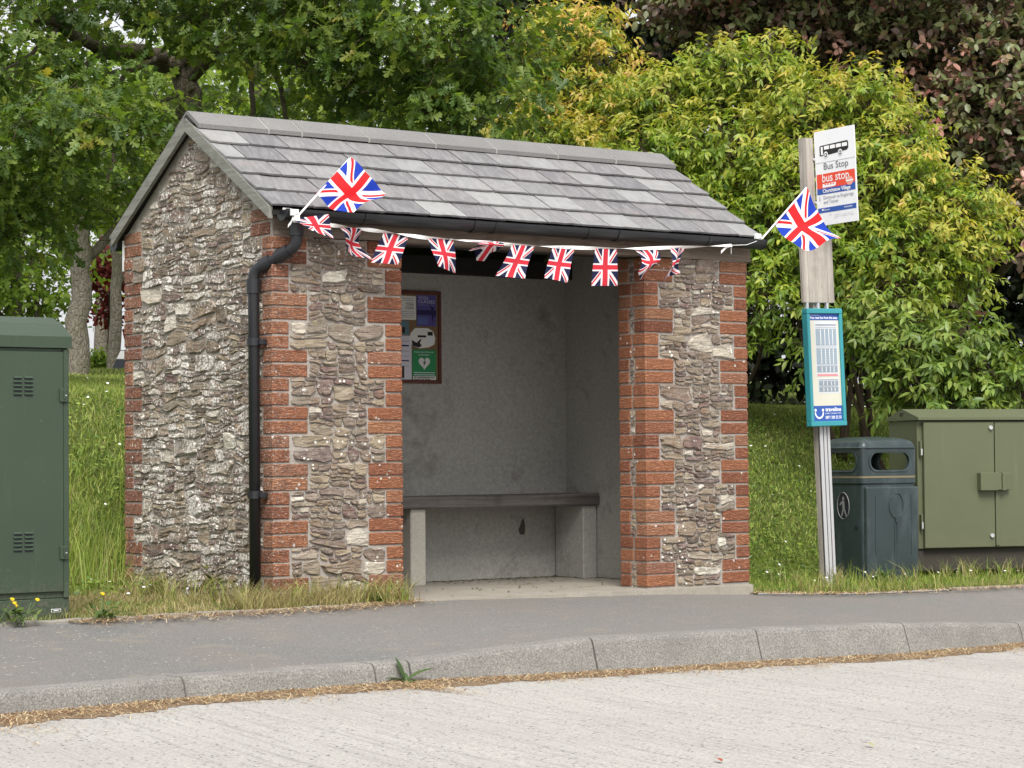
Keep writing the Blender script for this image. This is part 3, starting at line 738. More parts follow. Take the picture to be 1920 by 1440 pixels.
# ------------------------------------------------------------------ bench inside
bench = tag(empty('bench', (1.8,1.3,0)), 'dark timber plank bench on concrete supports inside the shelter', 'bench')
def rel(o, p): o.location = Vector(o.location)-Vector(p.location); return o
mb = MB(); nseg = 14; v = []
for k in range(nseg+1):
    x = .285+(3.035-.285)*k/nseg; e = .002*math.sin(k*2.)
    v += [(x,1.135+e,.465),(x,1.131+e,.472),(x,1.131+e,.530),(x,1.138+e,.537+e),(x,1.472,.537),(x,1.472,.465)]
mb.add(v, [(i*6+j,i*6+(j+1)%6,(i+1)*6+(j+1)%6,(i+1)*6+j) for i in range(nseg) for j in range(6)]+[(0,1,2,3,4,5),(nseg*6+5,nseg*6+4,nseg*6+3,nseg*6+2,nseg*6+1,nseg*6)])
rel(mb.build('seat_plank', BENCHW), bench).parent = bench
CONC = speck_mat('support_concrete', (.36,.34,.29), (.47,.45,.40), 70., .95, .35, 2.5)
bx = on_y(783, 1000, 1.17).x
for x in (bx, .42, 2.98):
    w_ = .055
    rel(MB().cbox(x-w_, x+w_, 1.16, 1.46, -.006, .464, .006).build('leg', CONC if x != 2.98 else RENDER), bench).parent = bench

# ------------------------------------------------------------------ lettering and flat print
def frame(o, u, v):
    u = Vector(u).normalized(); n = u.cross(Vector(v)).normalized(); vv = n.cross(u).normalized(); m_ = Matrix((u, vv, n)).transposed().to_4x4(); m_.translation = Vector(o); return m_
def flat(name, fr, poly, mat, parent=None, off=.001):
    v = [fr @ Vector((x, y, off)) for x, y in poly]; me = bpy.data.meshes.new(name); me.from_pydata(v, [], [tuple(range(len(v)))]); return link(name, me, mat, parent)
def rect(x0, y0, x1, y1): return [(x0,y0),(x1,y0),(x1,y1),(x0,y1)]
def ell(cx, cy, rx, ry, n=24): return [(cx+rx*math.cos(2*PI*k/n), cy+ry*math.sin(2*PI*k/n)) for k in range(n)]
def text(name, body, fr, x, y, size, mat, parent=None, off=.002, align='LEFT', width=None, bold=0., shear=0.):
    cu = bpy.data.curves.new(name, 'FONT'); cu.body = body; cu.size = size; cu.align_x = align; cu.resolution_u = 3; cu.offset = bold; cu.shear = shear
    o = bpy.data.objects.new(name, cu); COL.objects.link(o); bpy.context.view_layer.update()
    dg = bpy.context.evaluated_depsgraph_get(); me = bpy.data.meshes.new_from_object(o.evaluated_get(dg)); bpy.data.objects.remove(o); bpy.data.curves.remove(cu)
    xsv = [q.co.x for q in me.vertices]
    if width and xsv:
        k_ = width/(max(xsv)-min(xsv)); x_0 = min(xsv) if align == 'LEFT' else 0
        for q in me.vertices: q.co.x = (q.co.x-x_0)*k_
    for q in me.vertices: q.co = fr @ Vector((x+q.co.x, y+q.co.y, off))
    me.materials.clear(); me.update()
    return link(name, me, mat, parent)
WHITE = plain('white_print', (.80,.80,.80), .5, .3, var=.04); INK = plain('black_print', (.02,.02,.022), .5, .3); GREYI = plain('grey_print', (.24,.26,.31), .6, .2); PALE = plain('pale_print', (.66,.72,.76), .6, .2, var=.05)
REDP = plain('red_print', (.70,.075,.04), .5, .3, var=.05); BLUEP = plain('blue_print', (.035,.095,.36), .5, .3, var=.05)

# ------------------------------------------------------------------ notice board and its papers
NBX0, NBX1, NBZ0, NBZ1 = 1.17, 2.052, 1.237, 1.815; NY = 1.484
nb = tag(empty('notice_board', (1.6, NY, NBZ0)), 'red brown framed notice board on the shelter back wall', 'notice board')
REDW = wood_mat('red_frame', (.085,.028,.02), (.14,.05,.035), 2, .5); CORK = plain('cork', (.20,.13,.075), .9, .1, scale=60.)
L = Vector(nb.location)
def nbx(x0,x1,y0,y1,z0,z1,name,mat): 
    o = MB().cbox(x0-L.x,x1-L.x,y0-L.y,y1-L.y,z0-L.z,z1-L.z,.002).build(name, mat, nb); return o
nbx(NBX0+.02,NBX1-.02,NY-.010,NY-.001,NBZ0+.02,NBZ1-.02,'board',CORK)
for q in ((NBX0,NBX1,NBZ1-.022,NBZ1),(NBX0,NBX1,NBZ0,NBZ0+.022)): nbx(q[0],q[1],NY-.022,NY-.0015,q[2],q[3],'frame_rail',REDW)
for q in ((NBX0,NBX0+.022),(NBX1-.022,NBX1)): nbx(q[0],q[1],NY-.021,NY-.0015,NBZ0+.0225,NBZ1-.0225,'frame_stile',REDW)
def paper(name, x0, z0, x1, z1, mat, label, poly=None, y=NY-.0125):
    fr = frame((x0, y, z0), (1,0,0), (0,0,1)); r_ = poly or rect(0,0,x1-x0,z1-z0)
    e = empty(name, (x0, y, z0)); tag(e, label, 'poster', 'papers pinned on the notice board'); li = frame((0,0,0),(1,0,0),(0,0,1))
    mb = MB(); n_ = len(r_); v = [li @ Vector((x,yy_,0)) for x,yy_ in r_]+[li @ Vector((x,yy_,-.0006)) for x,yy_ in r_]
    mb.add(v, [tuple(range(n_)), tuple(range(n_,2*n_))[::-1]]+[(i,n_+i,n_+(i+1)%n_,(i+1)%n_) for i in range(n_)]); mb.build('sheet', mat, e)
    return e, li
P_ = lambda px, py: on_y(px, py, NY-.0125)
def pr(px0, py0, px1, py1):
    a_, b_ = P_(px0, py1), P_(px1, py0); return a_.x, min(a_.z, b_.z), b_.x, max(a_.z, b_.z)
PAPW = plain('white_paper', (.70,.70,.66), .7, .2, var=.04); PURP = plain('purple_paper', (.085,.075,.26), .5, .3, var=.1); TEAL = plain('teal_paper', (.10,.19,.22), .5, .3); DEFG = plain('green_paper', (.03,.24,.09), .5, .3, var=.06); DKP = plain('dark_purple_print', (.025,.02,.09), .5, .3)
x0,z0,x1,z1 = pr(748,600,780,554); x0 = x1-.16
e, fr = paper('poster', x0,z0,x1,z1, PAPW, 'white yoga class poster at the top left of the visible board'); w_, h_ = x1-x0, z1-z0
text('lettering', 'YOGA', fr, w_-.075, h_*.60, .026, INK, e, width=.058); text('lettering', 'CLASS', fr, w_-.077, h_*.44, .026, INK, e, width=.062)
for k in range(4): flat('print_line', fr, rect(.02, h_*(.10+.075*k), w_-.012, h_*(.10+.075*k)+.003), GREYI, e)
for k in range(2): flat('print_line', fr, rect(.06, h_*.80+k*.012, w_-.02, h_*.80+k*.012+.003), GREYI, e)
x0,z0,x1,z1 = pr(781,612,818,553)
e, fr = paper('poster', x0,z0,x1,z1, PURP, 'purple yoga classes poster with a dancer in the top right corner'); w_, h_ = x1-x0, z1-z0
LAV = plain('lavender_print', (.52,.52,.72), .5, .3)
text('lettering', 'YOGA', fr, .012, h_*.86, .028, LAV, e, width=w_*.52); text('lettering', 'CLASSES', fr, .012, h_*.74, .028, LAV, e, width=w_*.84)
flat('print_block', fr, rect(0, h_*.36, w_, h_*.52), DKP, e); flat('print_block', fr, rect(.006, h_*.05, w_*.55, h_*.30), plain('blue_violet_print',(.10,.13,.36),.5,.3), e, .0014)
flat('print_line', fr, rect(.01,h_*.68,w_*.9,h_*.685), LAV, e)
flat('dancer', fr, [(w_*.80,h_*.05),(w_*.84,h_*.28),(w_*.97,h_*.33),(w_*.86,h_*.38),(w_*.88,h_*.62),(w_*.80,h_*.62),(w_*.62,h_*.70),(w_*.76,h_*.52),(w_*.72,h_*.40),(w_*.77,h_*.28)], DKP, e, .0022)
x0,z0,x1,z1 = pr(748,628,767,601); x0 = x1-.14
e, fr = paper('leaflet', x0,z0,x1,z1, TEAL, 'small dark teal leaflet below the white yoga class poster'); w_, h_ = x1-x0, z1-z0
flat('print_block', fr, rect(.02,.01,w_-.03,h_*.55), INK, e); e['category'] = 'leaflet'
x0,z0,x1,z1 = pr(748,714,772,629); x0 = x1-.2
e, fr = paper('notice_sheet', x0,z0,x1,z1, plain('lilac_paper',(.60,.59,.66),.7,.2,var=.03), 'plain white notice sheet at the lower left of the visible board'); w_, h_ = x1-x0, z1-z0
e['category'] = 'notice'
for k, (wd, hh, mt) in enumerate(((.05,.004,GREYI),(.11,.010,DKP),(.12,.003,GREYI),(.05,.003,GREYI),(.08,.008,DKP),(.10,.003,GREYI))): flat('print_line', fr, rect(w_-.035-wd if k else .09, h_*(.87-.11*k), w_-.02, h_*(.87-.11*k)+hh), mt, e)
flat('print_block', fr, rect(w_-.13,h_*.06,w_-.055,h_*.32), INK, e)
x0,z0,x1,z1 = pr(767,654,816,613); w_, h_ = x1-x0, z1-z0
e, fr = paper('paper_disc', x0,z0,x1,z1, PAPW, 'rounded white flyer with a dark hand picture above the green poster', [(w_*.22,h_*.96),(w_*.05,h_*.7),(0,h_*.45),(w_*.12,h_*.12),(w_*.4,0),(w_*.75,h_*.06),(w_*.96,h_*.2),(w_,h_*.5),(w_*.92,h_*.82),(w_*.72,h)] if False else [(w_*.22,h_*.96),(w_*.05,h_*.7),(0,h_*.45),(w_*.12,h_*.12),(w_*.4,0),(w_*.75,h_*.06),(w_*.96,h_*.2),(w_,h_*.5),(w_*.92,h_*.82),(w_*.72,h_*.97)][::-1], NY-.0145)
e['category'] = 'flyer'
flat('hand_picture', fr, [(w_*.08,h_*.40),(w_*.12,h_*.12),(w_*.35,h_*.04),(w_*.48,h_*.12),(w_*.40,h_*.25),(w_*.47,h_*.46),(w_*.40,h_*.42),(w_*.28,h_*.26)][::-1], INK, e)
flat('print_block', fr, rect(w_*.32,h_*.52,w_*.64,h_*.62), INK, e); flat('print_block', fr, rect(w_*.70,h_*.62,w_*.90,h_*.80), INK, e); flat('print_block', fr, rect(w_*.68,h_*.25,w_*.90,h_*.55), PALE, e)
x0,z0,x1,z1 = pr(773,715,818,655)
e, fr = paper('poster', x0,z0,x1,z1, DEFG, 'green defibrillator poster with white heart and lightning bolt'); w_, h_ = x1-x0, z1-z0
hp = []
for k in range(36):
    a_ = 2*PI*k/36; hp.append((w_*.5+.0165*w_/.137*16*math.sin(a_)**3/8*1., h_*.58+.0165*w_/.137*(13*math.cos(a_)-5*math.cos(2*a_)-2*math.cos(3*a_)-math.cos(4*a_))/8))
flat('heart', fr, hp[::-1], plain('heart_white',(.66,.66,.66),.5,.3,var=.03), e)
hx, hy = w_*.5, h_*.58
flat('lightning_bolt', fr, [(hx+.010,hy+.026),(hx-.012,hy-.002),(hx-.001,hy-.002),(hx-.010,hy-.028),(hx+.013,hy+.005),(hx+.002,hy+.005)], plain('bolt_print',(.05,.07,.06),.5,.3), e, .002)
text('lettering', 'Automated External', fr, w_*.08, h_*.90, .014, PALE, e, width=w_*.8); text('lettering', 'Defibrillator', fr, w_*.26, h_*.81, .014, PALE, e, width=w_*.46)
for k in range(2): flat('print_line', fr, rect(w_*.06,h_*(.26-.07*k),w_*.94,h_*(.26-.07*k)+.004), PALE, e)
flat('handwritten_strip', fr, rect(.004,.001,w_-.004,h_*.155), PAPW, e, .0016)
text('lettering', 'BY ENTRANCE TO', fr, .012, h_*.09, .0125, INK, e, .003, width=w_*.84, bold=.0006); text('lettering', 'THE CAR PARK', fr, .010, h_*.02, .0125, INK, e, .003, width=w_*.72, bold=.0006)

# ------------------------------------------------------------------ flags
BUNT = flag_mat('bunting_flag', (.016,.018,.06), (.62,.035,.055), (.80,.78,.80)); CARF = flag_mat('bright_flag', (.015,.05,.42), (.78,.02,.025), (.84,.83,.86))
def cloth(name, q, mat, parent, amp=.012, ph=0., nu=14, nv=12, swap=False, curl=0., fold=None):
    """q: TL, TR, BR, BL in space; ripples grow away from the hanging edge"""
    TL, TR, BR, BL = [Vector(a_) for a_ in q]; v = []; uv = []
    nrm = (TR-TL).cross(BL-TL).normalized()
    if nrm.y > 0: nrm = -nrm
    for j in range(nv+1):
        for i in range(nu+1):
            s_, t_ = i/nu, j/nv; P = TL.lerp(TR, s_).lerp(BL.lerp(BR, s_), t_)
            g_ = t_ if swap else s_
            P = P + nrm*(amp*(.25+.9*g_)*math.sin(g_*4.6+ (s_ if swap else t_)*2.3+ph) + curl*(g_**2)*(s_-.5)*1.)
            if fold: P = P + fold(s_, t_)
            v.append(P); uv.append((t_, s_) if swap else (s_, 1-t_))
    f_ = [(j*(nu+1)+i, j*(nu+1)+i+1, (j+1)*(nu+1)+i+1, (j+1)*(nu+1)+i) for j in range(nv) for i in range(nu)]
    me = bpy.data.meshes.new(name); me.from_pydata(v, [], f_); me.materials.append(mat); ul = me.uv_layers.new(name='UVMap')
    for lp in me.loops: ul.data[lp.index].uv = uv[lp.vertex_index]
    smooth(me); return link(name, me, None, parent)
SY = -.168
bun = tag(empty('bunting'), 'string of small union flags hanging along the gutter and lintel', 'bunting')
sp = [(548,411),(585,417),(620,422),(665,428),(700,432),(750,439),(800,446),(870,451),(960,459),(1040,463),(1130,466),(1200,466),(1300,463),(1372,460)]
spt = [on_y(x, y, SY) for x, y in sp]
def ribbon(name, pts, w, mat, parent, twist=0.):
    v = []; n_ = len(pts)
    for i, P in enumerate(pts):
        d = (pts[min(i+1,n_-1)]-pts[max(i-1,0)]).normalized(); up = Vector((0,0,1)); a_ = twist*i
        s_ = (up*math.cos(a_)+Vector((0,-1,0))*math.sin(a_))*w/2; v += [P-s_-Vector((0,.0008,0)), P+s_-Vector((0,.0008,0)), P+s_+Vector((0,.0008,0)), P-s_+Vector((0,.0008,0))]
    f_ = [(i*4+j,i*4+(j+1)%4,(i+1)*4+(j+1)%4,(i+1)*4+j) for i in range(n_-1) for j in range(4)]+[(0,1,2,3),(n_*4-1,n_*4-2,n_*4-3,n_*4-4)]
    mb = MB(); mb.add(v, f_); return mb.build(name, mat, parent)
fine = []
for i in range(len(spt)-1):
    for k in range(5): fine.append(spt[i].lerp(spt[i+1], k/5))
fine.append(spt[-1])
TAPE = plain('white_tape', (.78,.77,.75), .6, .2, var=.03)
ribbon('tape', fine, .021, TAPE, bun, .33)
ribbon('tape_tail', [on_y(549,412,SY), on_y(550,402,SY-.005), on_y(546,393,-.15), on_y(530,391,-.12)], .012, TAPE, bun, .2)
ribbon('tape_tail', [on_y(549,410,SY), on_y(545,418,SY-.005), on_y(540,424,SY)], .016, TAPE, bun, .1)
ribbon('tape_tail', [on_y(1352,473,SY), on_y(1362,463,SY), on_y(1372,460,SY)], .016, TAPE, bun, .1)
MB().tube([on_y(1372,460,SY), on_y(1400,459,-.16), on_y(1419,452,-.15)], .0018, 5).build('thread', TAPE, bun)
MB().tube([on_y(1371,460,SY), on_y(1371,476,SY)], .0014, 5).build('thread', TAPE, bun)
fq = [((546,411),(616,402),(626,446),(582,431),.010),((637,427),(679,430),(690,489),(664,476),.026),((719,437),(767,443),(744,497),(696,492),.012),
      ((803,446),(849,448),(858,511),(818,500),.014),((877,452),(930,453),(926,472),(880,469),.02),((960,459),(1002,462),(981,524),(933,515),.010),
      ((1036,463),(1078,465),(1064,530),(1019,522),.010),((1116,466),(1157,467),(1158,536),(1108,536),.005),((1190,467),(1230,467),(1218,521),(1199,511),.03),((1258,466),(1288,465),(1275,512),(1241,526),.022)]
for i, q in enumerate(fq):
    yb = -.16-(.05 if i in (0,5,6) else .02)
    pts = [on_y(*q[0],SY-.002), on_y(*q[1],SY-.002), on_y(*q[2],yb), on_y(*q[3],yb)]
    fold = None
    if i == 4: fold = lambda s_, t_: Vector((0, -.09*math.sin(t_*PI), .0)) + Vector((0,0,-.05))*(max(0,t_-.7)/.3)*(1 if .35<s_<.75 else 0)
    if i == 8: fold = lambda s_, t_: Vector((.02*math.sin(t_*5), -.03*math.sin(t_*3), -.03*t_*t_*math.sin(s_*PI*1.5)))
    if i == 1: fold = lambda s_, t_: Vector((-.018*math.sin(t_*PI)*(1-s_*.3), -.03*math.sin(t_*4+s_*3), 0))
    if i == 9: fold = lambda s_, t_: Vector((.015*math.sin(t_*PI)*(.5-s_)*2.4, -.025*math.sin(s_*5+t_*2), 0))
    cloth('flag', pts, BUNT, bun, q[4]*.8, i*1.3, swap=True, curl=.02*(i%3-1), fold=fold)
def car_flag(clip, sb, st, quad, ycl, label, ph):
    e = tag(empty('hand_flag', on_y(*clip, ycl)), label, 'flag', 'bright flags clipped to the gutter ends'); L_ = Vector(e.location)
    mb = MB(); R_ = lambda px, py, dy=0.: on_y(px, py, ycl+dy)-L_
    x = R_(*sb)
    c0 = R_(clip[0]-1, clip[1]); 
    for dx0, dx1, z0_, z1_ in ((-.03,.012,.0,.034),(-.014,.018,-.034,.010)): mb.cbox(c0.x+dx0, c0.x+dx1, -.012, .012, c0.z+z0_, c0.z+z1_, .003)
    mb.build('clip', WHITEP, e)
    MB().tube([R_(*sb), R_(*st, .02)], .0055, 8).build('stick', WHITEP, e)
    hb, ht, ft, fb = quad
    cloth('flag', [R_(*ht,.02), R_(*ft,-.10), R_(*fb,-.08), R_(*hb,.01)], CARF, e, .034, ph, 26, 20, curl=.06, fold=lambda s_, t_: Vector((.010*math.sin(s_*8+t_*5+ph)*s_, -.016*math.sin(s_*11+t_*6+ph)*s_-.05*max(0,s_+t_-1.45), .012*math.sin(t_*7+s_*3+ph)*s_+.06*max(0,s_+t_-1.55))))
    return e
car_flag((556,405),(556,408),(655,298),((593,363),(657,296),(724,360),(652,415)), -.165, 'bright union flag on a white stick clipped to the gutter above the downpipe', .8)
car_flag((1424,449),(1424,453),(1512,352),((1453,418),(1512,352),(1568,450),(1497,482)), -.12, 'bright union flag on a white stick in front of the bus stop post', 2.4)

# ------------------------------------------------------------------ bus stop
BX, BY = 4.282, .36; bz = float(zg(BX, BY))
stop = tag(empty('bus_stop', (BX, BY, -.08)), 'leaning bus stop post with white flag sign and turquoise timetable case', 'bus stop')
q = Matrix.Rotation(math.radians(-1.85), 4, Vector((CF.x, CF.y, 0)).normalized()); stop.rotation_euler = q.to_euler()
ALU = plain('silver_post', (.46,.46,.47), .42, .5, .15, var=.06); GROOVE = plain('dark_groove', (.02,.02,.03), .6)
MB().box(-.043,.043,-.0285,.016,-.25,1.06).build('timber_post', POSTW, stop); MB().box(-.040,.024,-.0285,.040,1.061,2.90).build('timber_post', POSTW, stop)
mb = MB()
for x0_, x1_ in ((-.044,-.017),(-.009,.015),(.023,.044)): mb.cbox(x0_, x1_, -.046, -.030, -.2, 1.05, .002)
mb.build('metal_channel', ALU, stop); MB().box(-.044,.044,-.040,-.029,-.2,1.048).build('channel_groove', GROOVE, stop)
for x0_, x1_ in ((-.142,-.089),(-.087,.078),(.080,.132)):
    MB().cbox(x0_, x1_, -.052, -.029, 1.83, 2.25, .003).build('timber_board', POSTW, stop)
for x0_ in (-.115,-.02,.06): MB().box(x0_,x0_+.018,-.050,-.028,1.79,1.835).build('bracket', ALU, stop)
# timetable case
TURQ = plain('turquoise_paint', (.035,.27,.31), .4, .5, var=.08)
cx0, cx1, cz0, cz1 = -.160, .150, 1.035, 1.79; cy = -.095
case = MB().box(cx0+.004,cx1-.004,cy+.012,-.047,cz0+.004,cz1-.004).build('timetable_case', TURQ, stop)
for a_ in ((cx0,cx1,cz1-.032,cz1),(cx0,cx1,cz0,cz0+.032)): MB().cbox(a_[0],a_[1],cy-.004,-.048,a_[2],a_[3],.003).build('case_rail', TURQ, case)
for a_ in ((cx0+.001,cx0+.026),(cx1-.026,cx1-.001)): MB().cbox(a_[0],a_[1],cy-.003,-.048,cz0+.0325,cz1-.0325,.003).build('case_stile', TURQ, case)
fr = frame((cx0+.027, cy+.0115, cz0+.033), (1,0,0), (0,0,1)); w_, h_ = (cx1-cx0)-.054, (cz1-cz0)-.066
CREAM = plain('faded_paper', (.58,.57,.48), .5, .4, var=.06, scale=9.)
flat('timetable_sheet', fr, rect(0,0,w_,h_), CREAM, case, .0005)
flat('header_band', fr, rect(0,h_-.042,w_,h_), BLUEP, case); flat('footer_band', fr, rect(0,0,w_,.098), BLUEP, case)
text('lettering', 'Your next bus from this stop', fr, .006, h_-.032, .02, WHITE, case, width=w_*.94, bold=.0006); text('lettering', 'nextbuses', fr, .014, h_-.012, .011, PALE, case, width=w_*.3)
text('lettering', 'traveline', fr, w_*.42, .062, .036, WHITE, case, width=w_*.54, bold=.0008)
text('lettering', 'public transport info', fr, w_*.42, .045, .014, WHITE, case, width=w_*.54); text('lettering', '0871 200 22 33', fr, w_*.42, .014, .026, WHITE, case, width=w_*.54, bold=.0006)
for cx_ in (.04*w_+.012, .04*w_+.076): flat('smile_dot', fr, ell(cx_, .070, .0095, .0095, 14), WHITE, case, .002)
arc = [(.04*w_+.044+r_*math.cos(a_)*1.05, .056+r_*math.sin(a_)*1.1) for r_, rg_ in ((.038,1),(.028,0)) for a_ in (np.linspace(PI,2*PI,14) if rg_ else np.linspace(2*PI,PI,14))]
flat('smile', fr, arc[::-1] if False else arc, WHITE, case, .002)
TT = plain('timetable_print', (.30,.37,.43), .6, .2, var=.08, scale=80.)
def tt_page(x0_, y0_, x1_, y1_, bands):
    flat('timetable_page', fr, rect(x0_-.008,y0_-.008,x1_+.008,y1_+.008), plain('white_sheet',(.58,.61,.63),.5,.3,var=.03), case, .0012)
    for a_, b_, ic in bands:
        ya, yb = y0_+(y1_-y0_)*a_, y0_+(y1_-y0_)*b_
        flat('print_block', fr, rect(x0_,ya,x1_,yb), TT if ic == 0 else (GREYI if ic == 1 else plain('pink_print',(.62,.25,.28),.5,.3)), case, .002)
        if ic == 0:
            for k in range(7):
                yy_ = ya+(yb-ya)*(k+.5)/7.; flat('print_line', fr, rect(x0_+.004,yy_,x1_-.004,yy_+.0014), GREYI, case, .0026)
            for k in (.22,.42,.62,.8): flat('column_gap', fr, rect(x0_+(x1_-x0_)*k,ya+.003,x0_+(x1_-x0_)*k+.005,yb-.003), WHITE, case, .003)
tt_page(.052,.295,.232,h_-.056,[(.94,.965,1),(.90,.908,1),(.56,.88,0),(.53,.538,1),(.20,.51,0),(.18,.186,1),(.05,.17,0),(-.02,.02,2)])
tt_page(.058,.20,.232,.275,[(.9,.96,1),(.35,.82,0),(.28,.31,1),(.0,.25,0)]) if False else tt_page(.062,.185,.232,.268,[(.92,.98,1),(.50,.86,0),(.44,.47,1),(.02,.40,0)])
# flag sign, square to the road
PX = -.0; fz0, fz1 = 2.325, 2.935; fy0 = -.035; fl_ = .372
FW = plain('sign_white', (.76,.77,.79), .45, .4, var=.05, scale=14.)
plate = MB().cbox(.028,.033,fy0-fl_,fy0,fz0,fz1,.001).build('sign_plate', FW, stop)
# the readable side faces -X; its reading direction runs towards the road
frp = frame((.0278, fy0, fz0), (0,-1,0), (0,0,1)); W_, H_ = fl_, fz1-fz0
Yp = lambda py: H_*(1-(py-40)/1300.)       # measured on the enlarged plate
Xp = lambda px_: W_*(px_-265)/470.
def sflat(name, pts, mat, off=.001): return flat(name, frp, [(x*W_, y*H_) for x, y in pts], mat, plate, off)
sflat('bus_symbol', [(.13,.735),(.13,.832),(.15,.845),(.82,.855),(.84,.84),(.84,.775),(.80,.755),(.3,.735)], INK)
for k in range(4): sflat('bus_window', rect(.245+.148*k,.797,.370+.148*k,.835), WHITE, .002)
sflat('bus_door', rect(.165,.745,.215,.832), WHITE, .002)
for x in (.285,.64): 
    flat('bus_wheel', frp, ell(x*W_,.742*H_,.055*W_,.034*H_,16), WHITE, plate, .0025); flat('bus_wheel', frp, ell(x*W_,.740*H_,.036*W_,.022*H_,16), INK, plate, .0035); flat('bus_wheel', frp, ell(x*W_,.740*H_,.018*W_,.011*H_,12), WHITE, plate, .0045)
sflat('print_line', rect(.02,.662,.99,.666), GREYI)
text('lettering', 'Bus Stop', frp, .22*W_, .588*H_, .060, plain('dark_grey_print',(.10,.10,.12),.5,.3), plate, width=.60*W_)
sflat('red_panel', rect(.03,.392,.97,.545), REDP); sflat('blue_panel', [(.03,.33),(.97,.33),(.97,.415),(.85,.392),(.03,.392)], BLUEP, .0012)
text('lettering', 'bus stop', frp, .17*W_, .458*H_, .078, WHITE, plate, width=.66*W_, bold=.0004)
sflat('small_bus', [(.17,.398),(.17,.437),(.50,.442),(.50,.41),(.46,.40)], WHITE, .002)
for k in range(4): sflat('small_bus_window', rect(.225+.066*k,.424,.265+.066*k,.436), REDP, .003)
flat('round_badge', frp, ell(.84*W_,.43*H_,.085*W_,.046*H_,18), plain('pale_red_print',(.75,.34,.28),.5,.3), plate, .002); flat('badge_bar', frp, rect(.75*W_,.424*H_,.93*W_,.438*H_), WHITE, plate, .003)
text('lettering', 'Churchstow Village', frp, .17*W_, .345*H_, .034, WHITE, plate, width=.68*W_, bold=.0008)
text('lettering', '3', frp, .06*W_, .265*H_, .036, plain('mid_print',(.20,.20,.24),.5,.3), plate); text('lettering', 'Dartmouth via Kingsbridge', frp, .18*W_, .275*H_, .032, GREYI, plate, width=.74*W_); text('lettering', 'and Totnes', frp, .18*W_, .228*H_, .032, GREYI, plate, width=.36*W_)
sflat('blue_strip', rect(.03,.135,.97,.187), BLUEP)
flat('strip_mark', frp, rect(.13*W_,.158*H_,.17*W_,.176*H_), WHITE, plate, .002); text('lettering', 'Devon', frp, .18*W_, .155*H_, .018, WHITE, plate, width=.14*W_)
text('lettering', 'traveline', frp, .68*W_, .155*H_, .02, WHITE, plate, width=.2*W_)
text('lettering', '* phone', frp, .30*W_, .075*H_, .042, plain('ghost_print',(.66,.67,.68),.5,.3), plate, width=.6*W_)
for z in (2.48,2.76): MB().tube([(.02,-.030,z),(.02,-.040,z)], .009, 10).build('bolt', ALU, stop)

# ------------------------------------------------------------------ cabinets
def paint(name, col, rough=.42):
    t = NT(name); p = t.pos(); c_ = t.mix(t.noise(p, 3., 5, .6), tuple(x*.88 for x in col), tuple(x*1.12 for x in col))
    c_ = t.mix(t.math('MULTIPLY', t.step(t.noise(t.map(p, (30,30,2.2)), 1., 4, .6), .6, .75), .22), c_, tuple(x*1.7+.02 for x in col))
    c_ = t.mix(t.math('MULTIPLY', t.step(t.noise(p, 46., 4, .7), .66, .74), .5), c_, (.20,.20,.16))
    zz = t.t.nodes.new('ShaderNodeSeparateXYZ'); t.t.links.new(p, zz.inputs[0])
    spl = t.math('MULTIPLY', t.step(t.math('ADD', zz.outputs[2], t.math('MULTIPLY', t.noise(p, 13., 5, .7), .35)), .42, .12), t.step(t.noise(p, 70., 4, .7), .42, .6))
    c_ = t.mix(t.math('MULTIPLY', spl, .6), c_, (.16,.135,.10))
    return t.done(t.bsdf(c_, rough, t.bump(t.noise(p, 180., 2), .12, .002), .4))
G1 = paint('dark_green_paint', (.037,.058,.036)); G1L = G1
cab = tag(empty('street_cabinet', (-1.242,-.2,-.01)), 'tall dark green metal cabinet with louvres left of the shelter', 'cabinet')
cw, cd = .78, .42
def cb(x0,x1,y0,y1,z0,z1,name,par=cab,mat=G1,b=.003): return MB().cbox(x0,x1,y0,y1,z0,z1,b).build(name, mat, par)
cb(-cw-.005,.002,.006,cd,-.04,.118,'plinth'); cb(-cw,-.002,.012,cd-.01,.119,1.326,'body')
cb(-cw,-.030,-.004,.0115,.150,1.308,'door'); cb(-.0285,-.001,-.003,.0118,.119,1.322,'door_frame')
mb = MB(); mb.prism([(-.012,1.327),(-.012,1.382),(.10,1.45),(cd/2,1.487),(cd+.012,1.382),(cd+.012,1.327)], 0, -cw-.012, .010); mb.build('lid', G1, cab)
def louvre(x0, x1, z):
    v = [(x0,-.0045,z),(x1,-.0045,z),(x1-.004,-.013,z+.004),(x0+.004,-.013,z+.004),(x1,-.0045,z+.013),(x0,-.0045,z+.013)]
    mb = MB(); mb.add(v, [(0,1,2,3),(3,2,4,5),(0,3,5),(1,4,2)]); mb.build('louvre', G1, cab)
    MB().box(x0+.003,x1-.003,-.0052,-.0042,z-.006,z+.0005).build('louvre_slot', GROOVE, cab)
for zt in (1.178+.01, .433+.01):
    for k in range(5):
        z = zt-.013-k*.0195
        louvre(-.290,-.244,z); louvre(-.234,-.188,z)
for z in (1.11,.35):
    cb(-.052,-.012,-.016,-.0045,z-.045,z+.02,'hinge',cab,G1,.003); cb(-.036,-.028,-.022,-.0165,z-.03,z+.012,'hinge_pin',cab,G1,.001)
    cb(-.030,-.018,-.018,-.0162,z-.016,z-.010,'hinge_screw',cab,ALU,.0005)
frc = frame((-.092,.0055,.052), (1,0,0), (0,0,1)); flat('maker_label', frc, rect(0,0,.05,.016), WHITE, cab, .001); flat('maker_label_field', frc, rect(.0025,.0025,.0475,.0135), G1, cab, .002); text('lettering','emap', frc, .012,.005,.010, WHITE, cab, .003, width=.026) if False else flat('maker_mark', frc, rect(.012,.006,.038,.0105), PALE, cab, .003)
G2 = paint('olive_green_paint', (.098,.110,.060), .5)
RA = math.radians(-18.6)
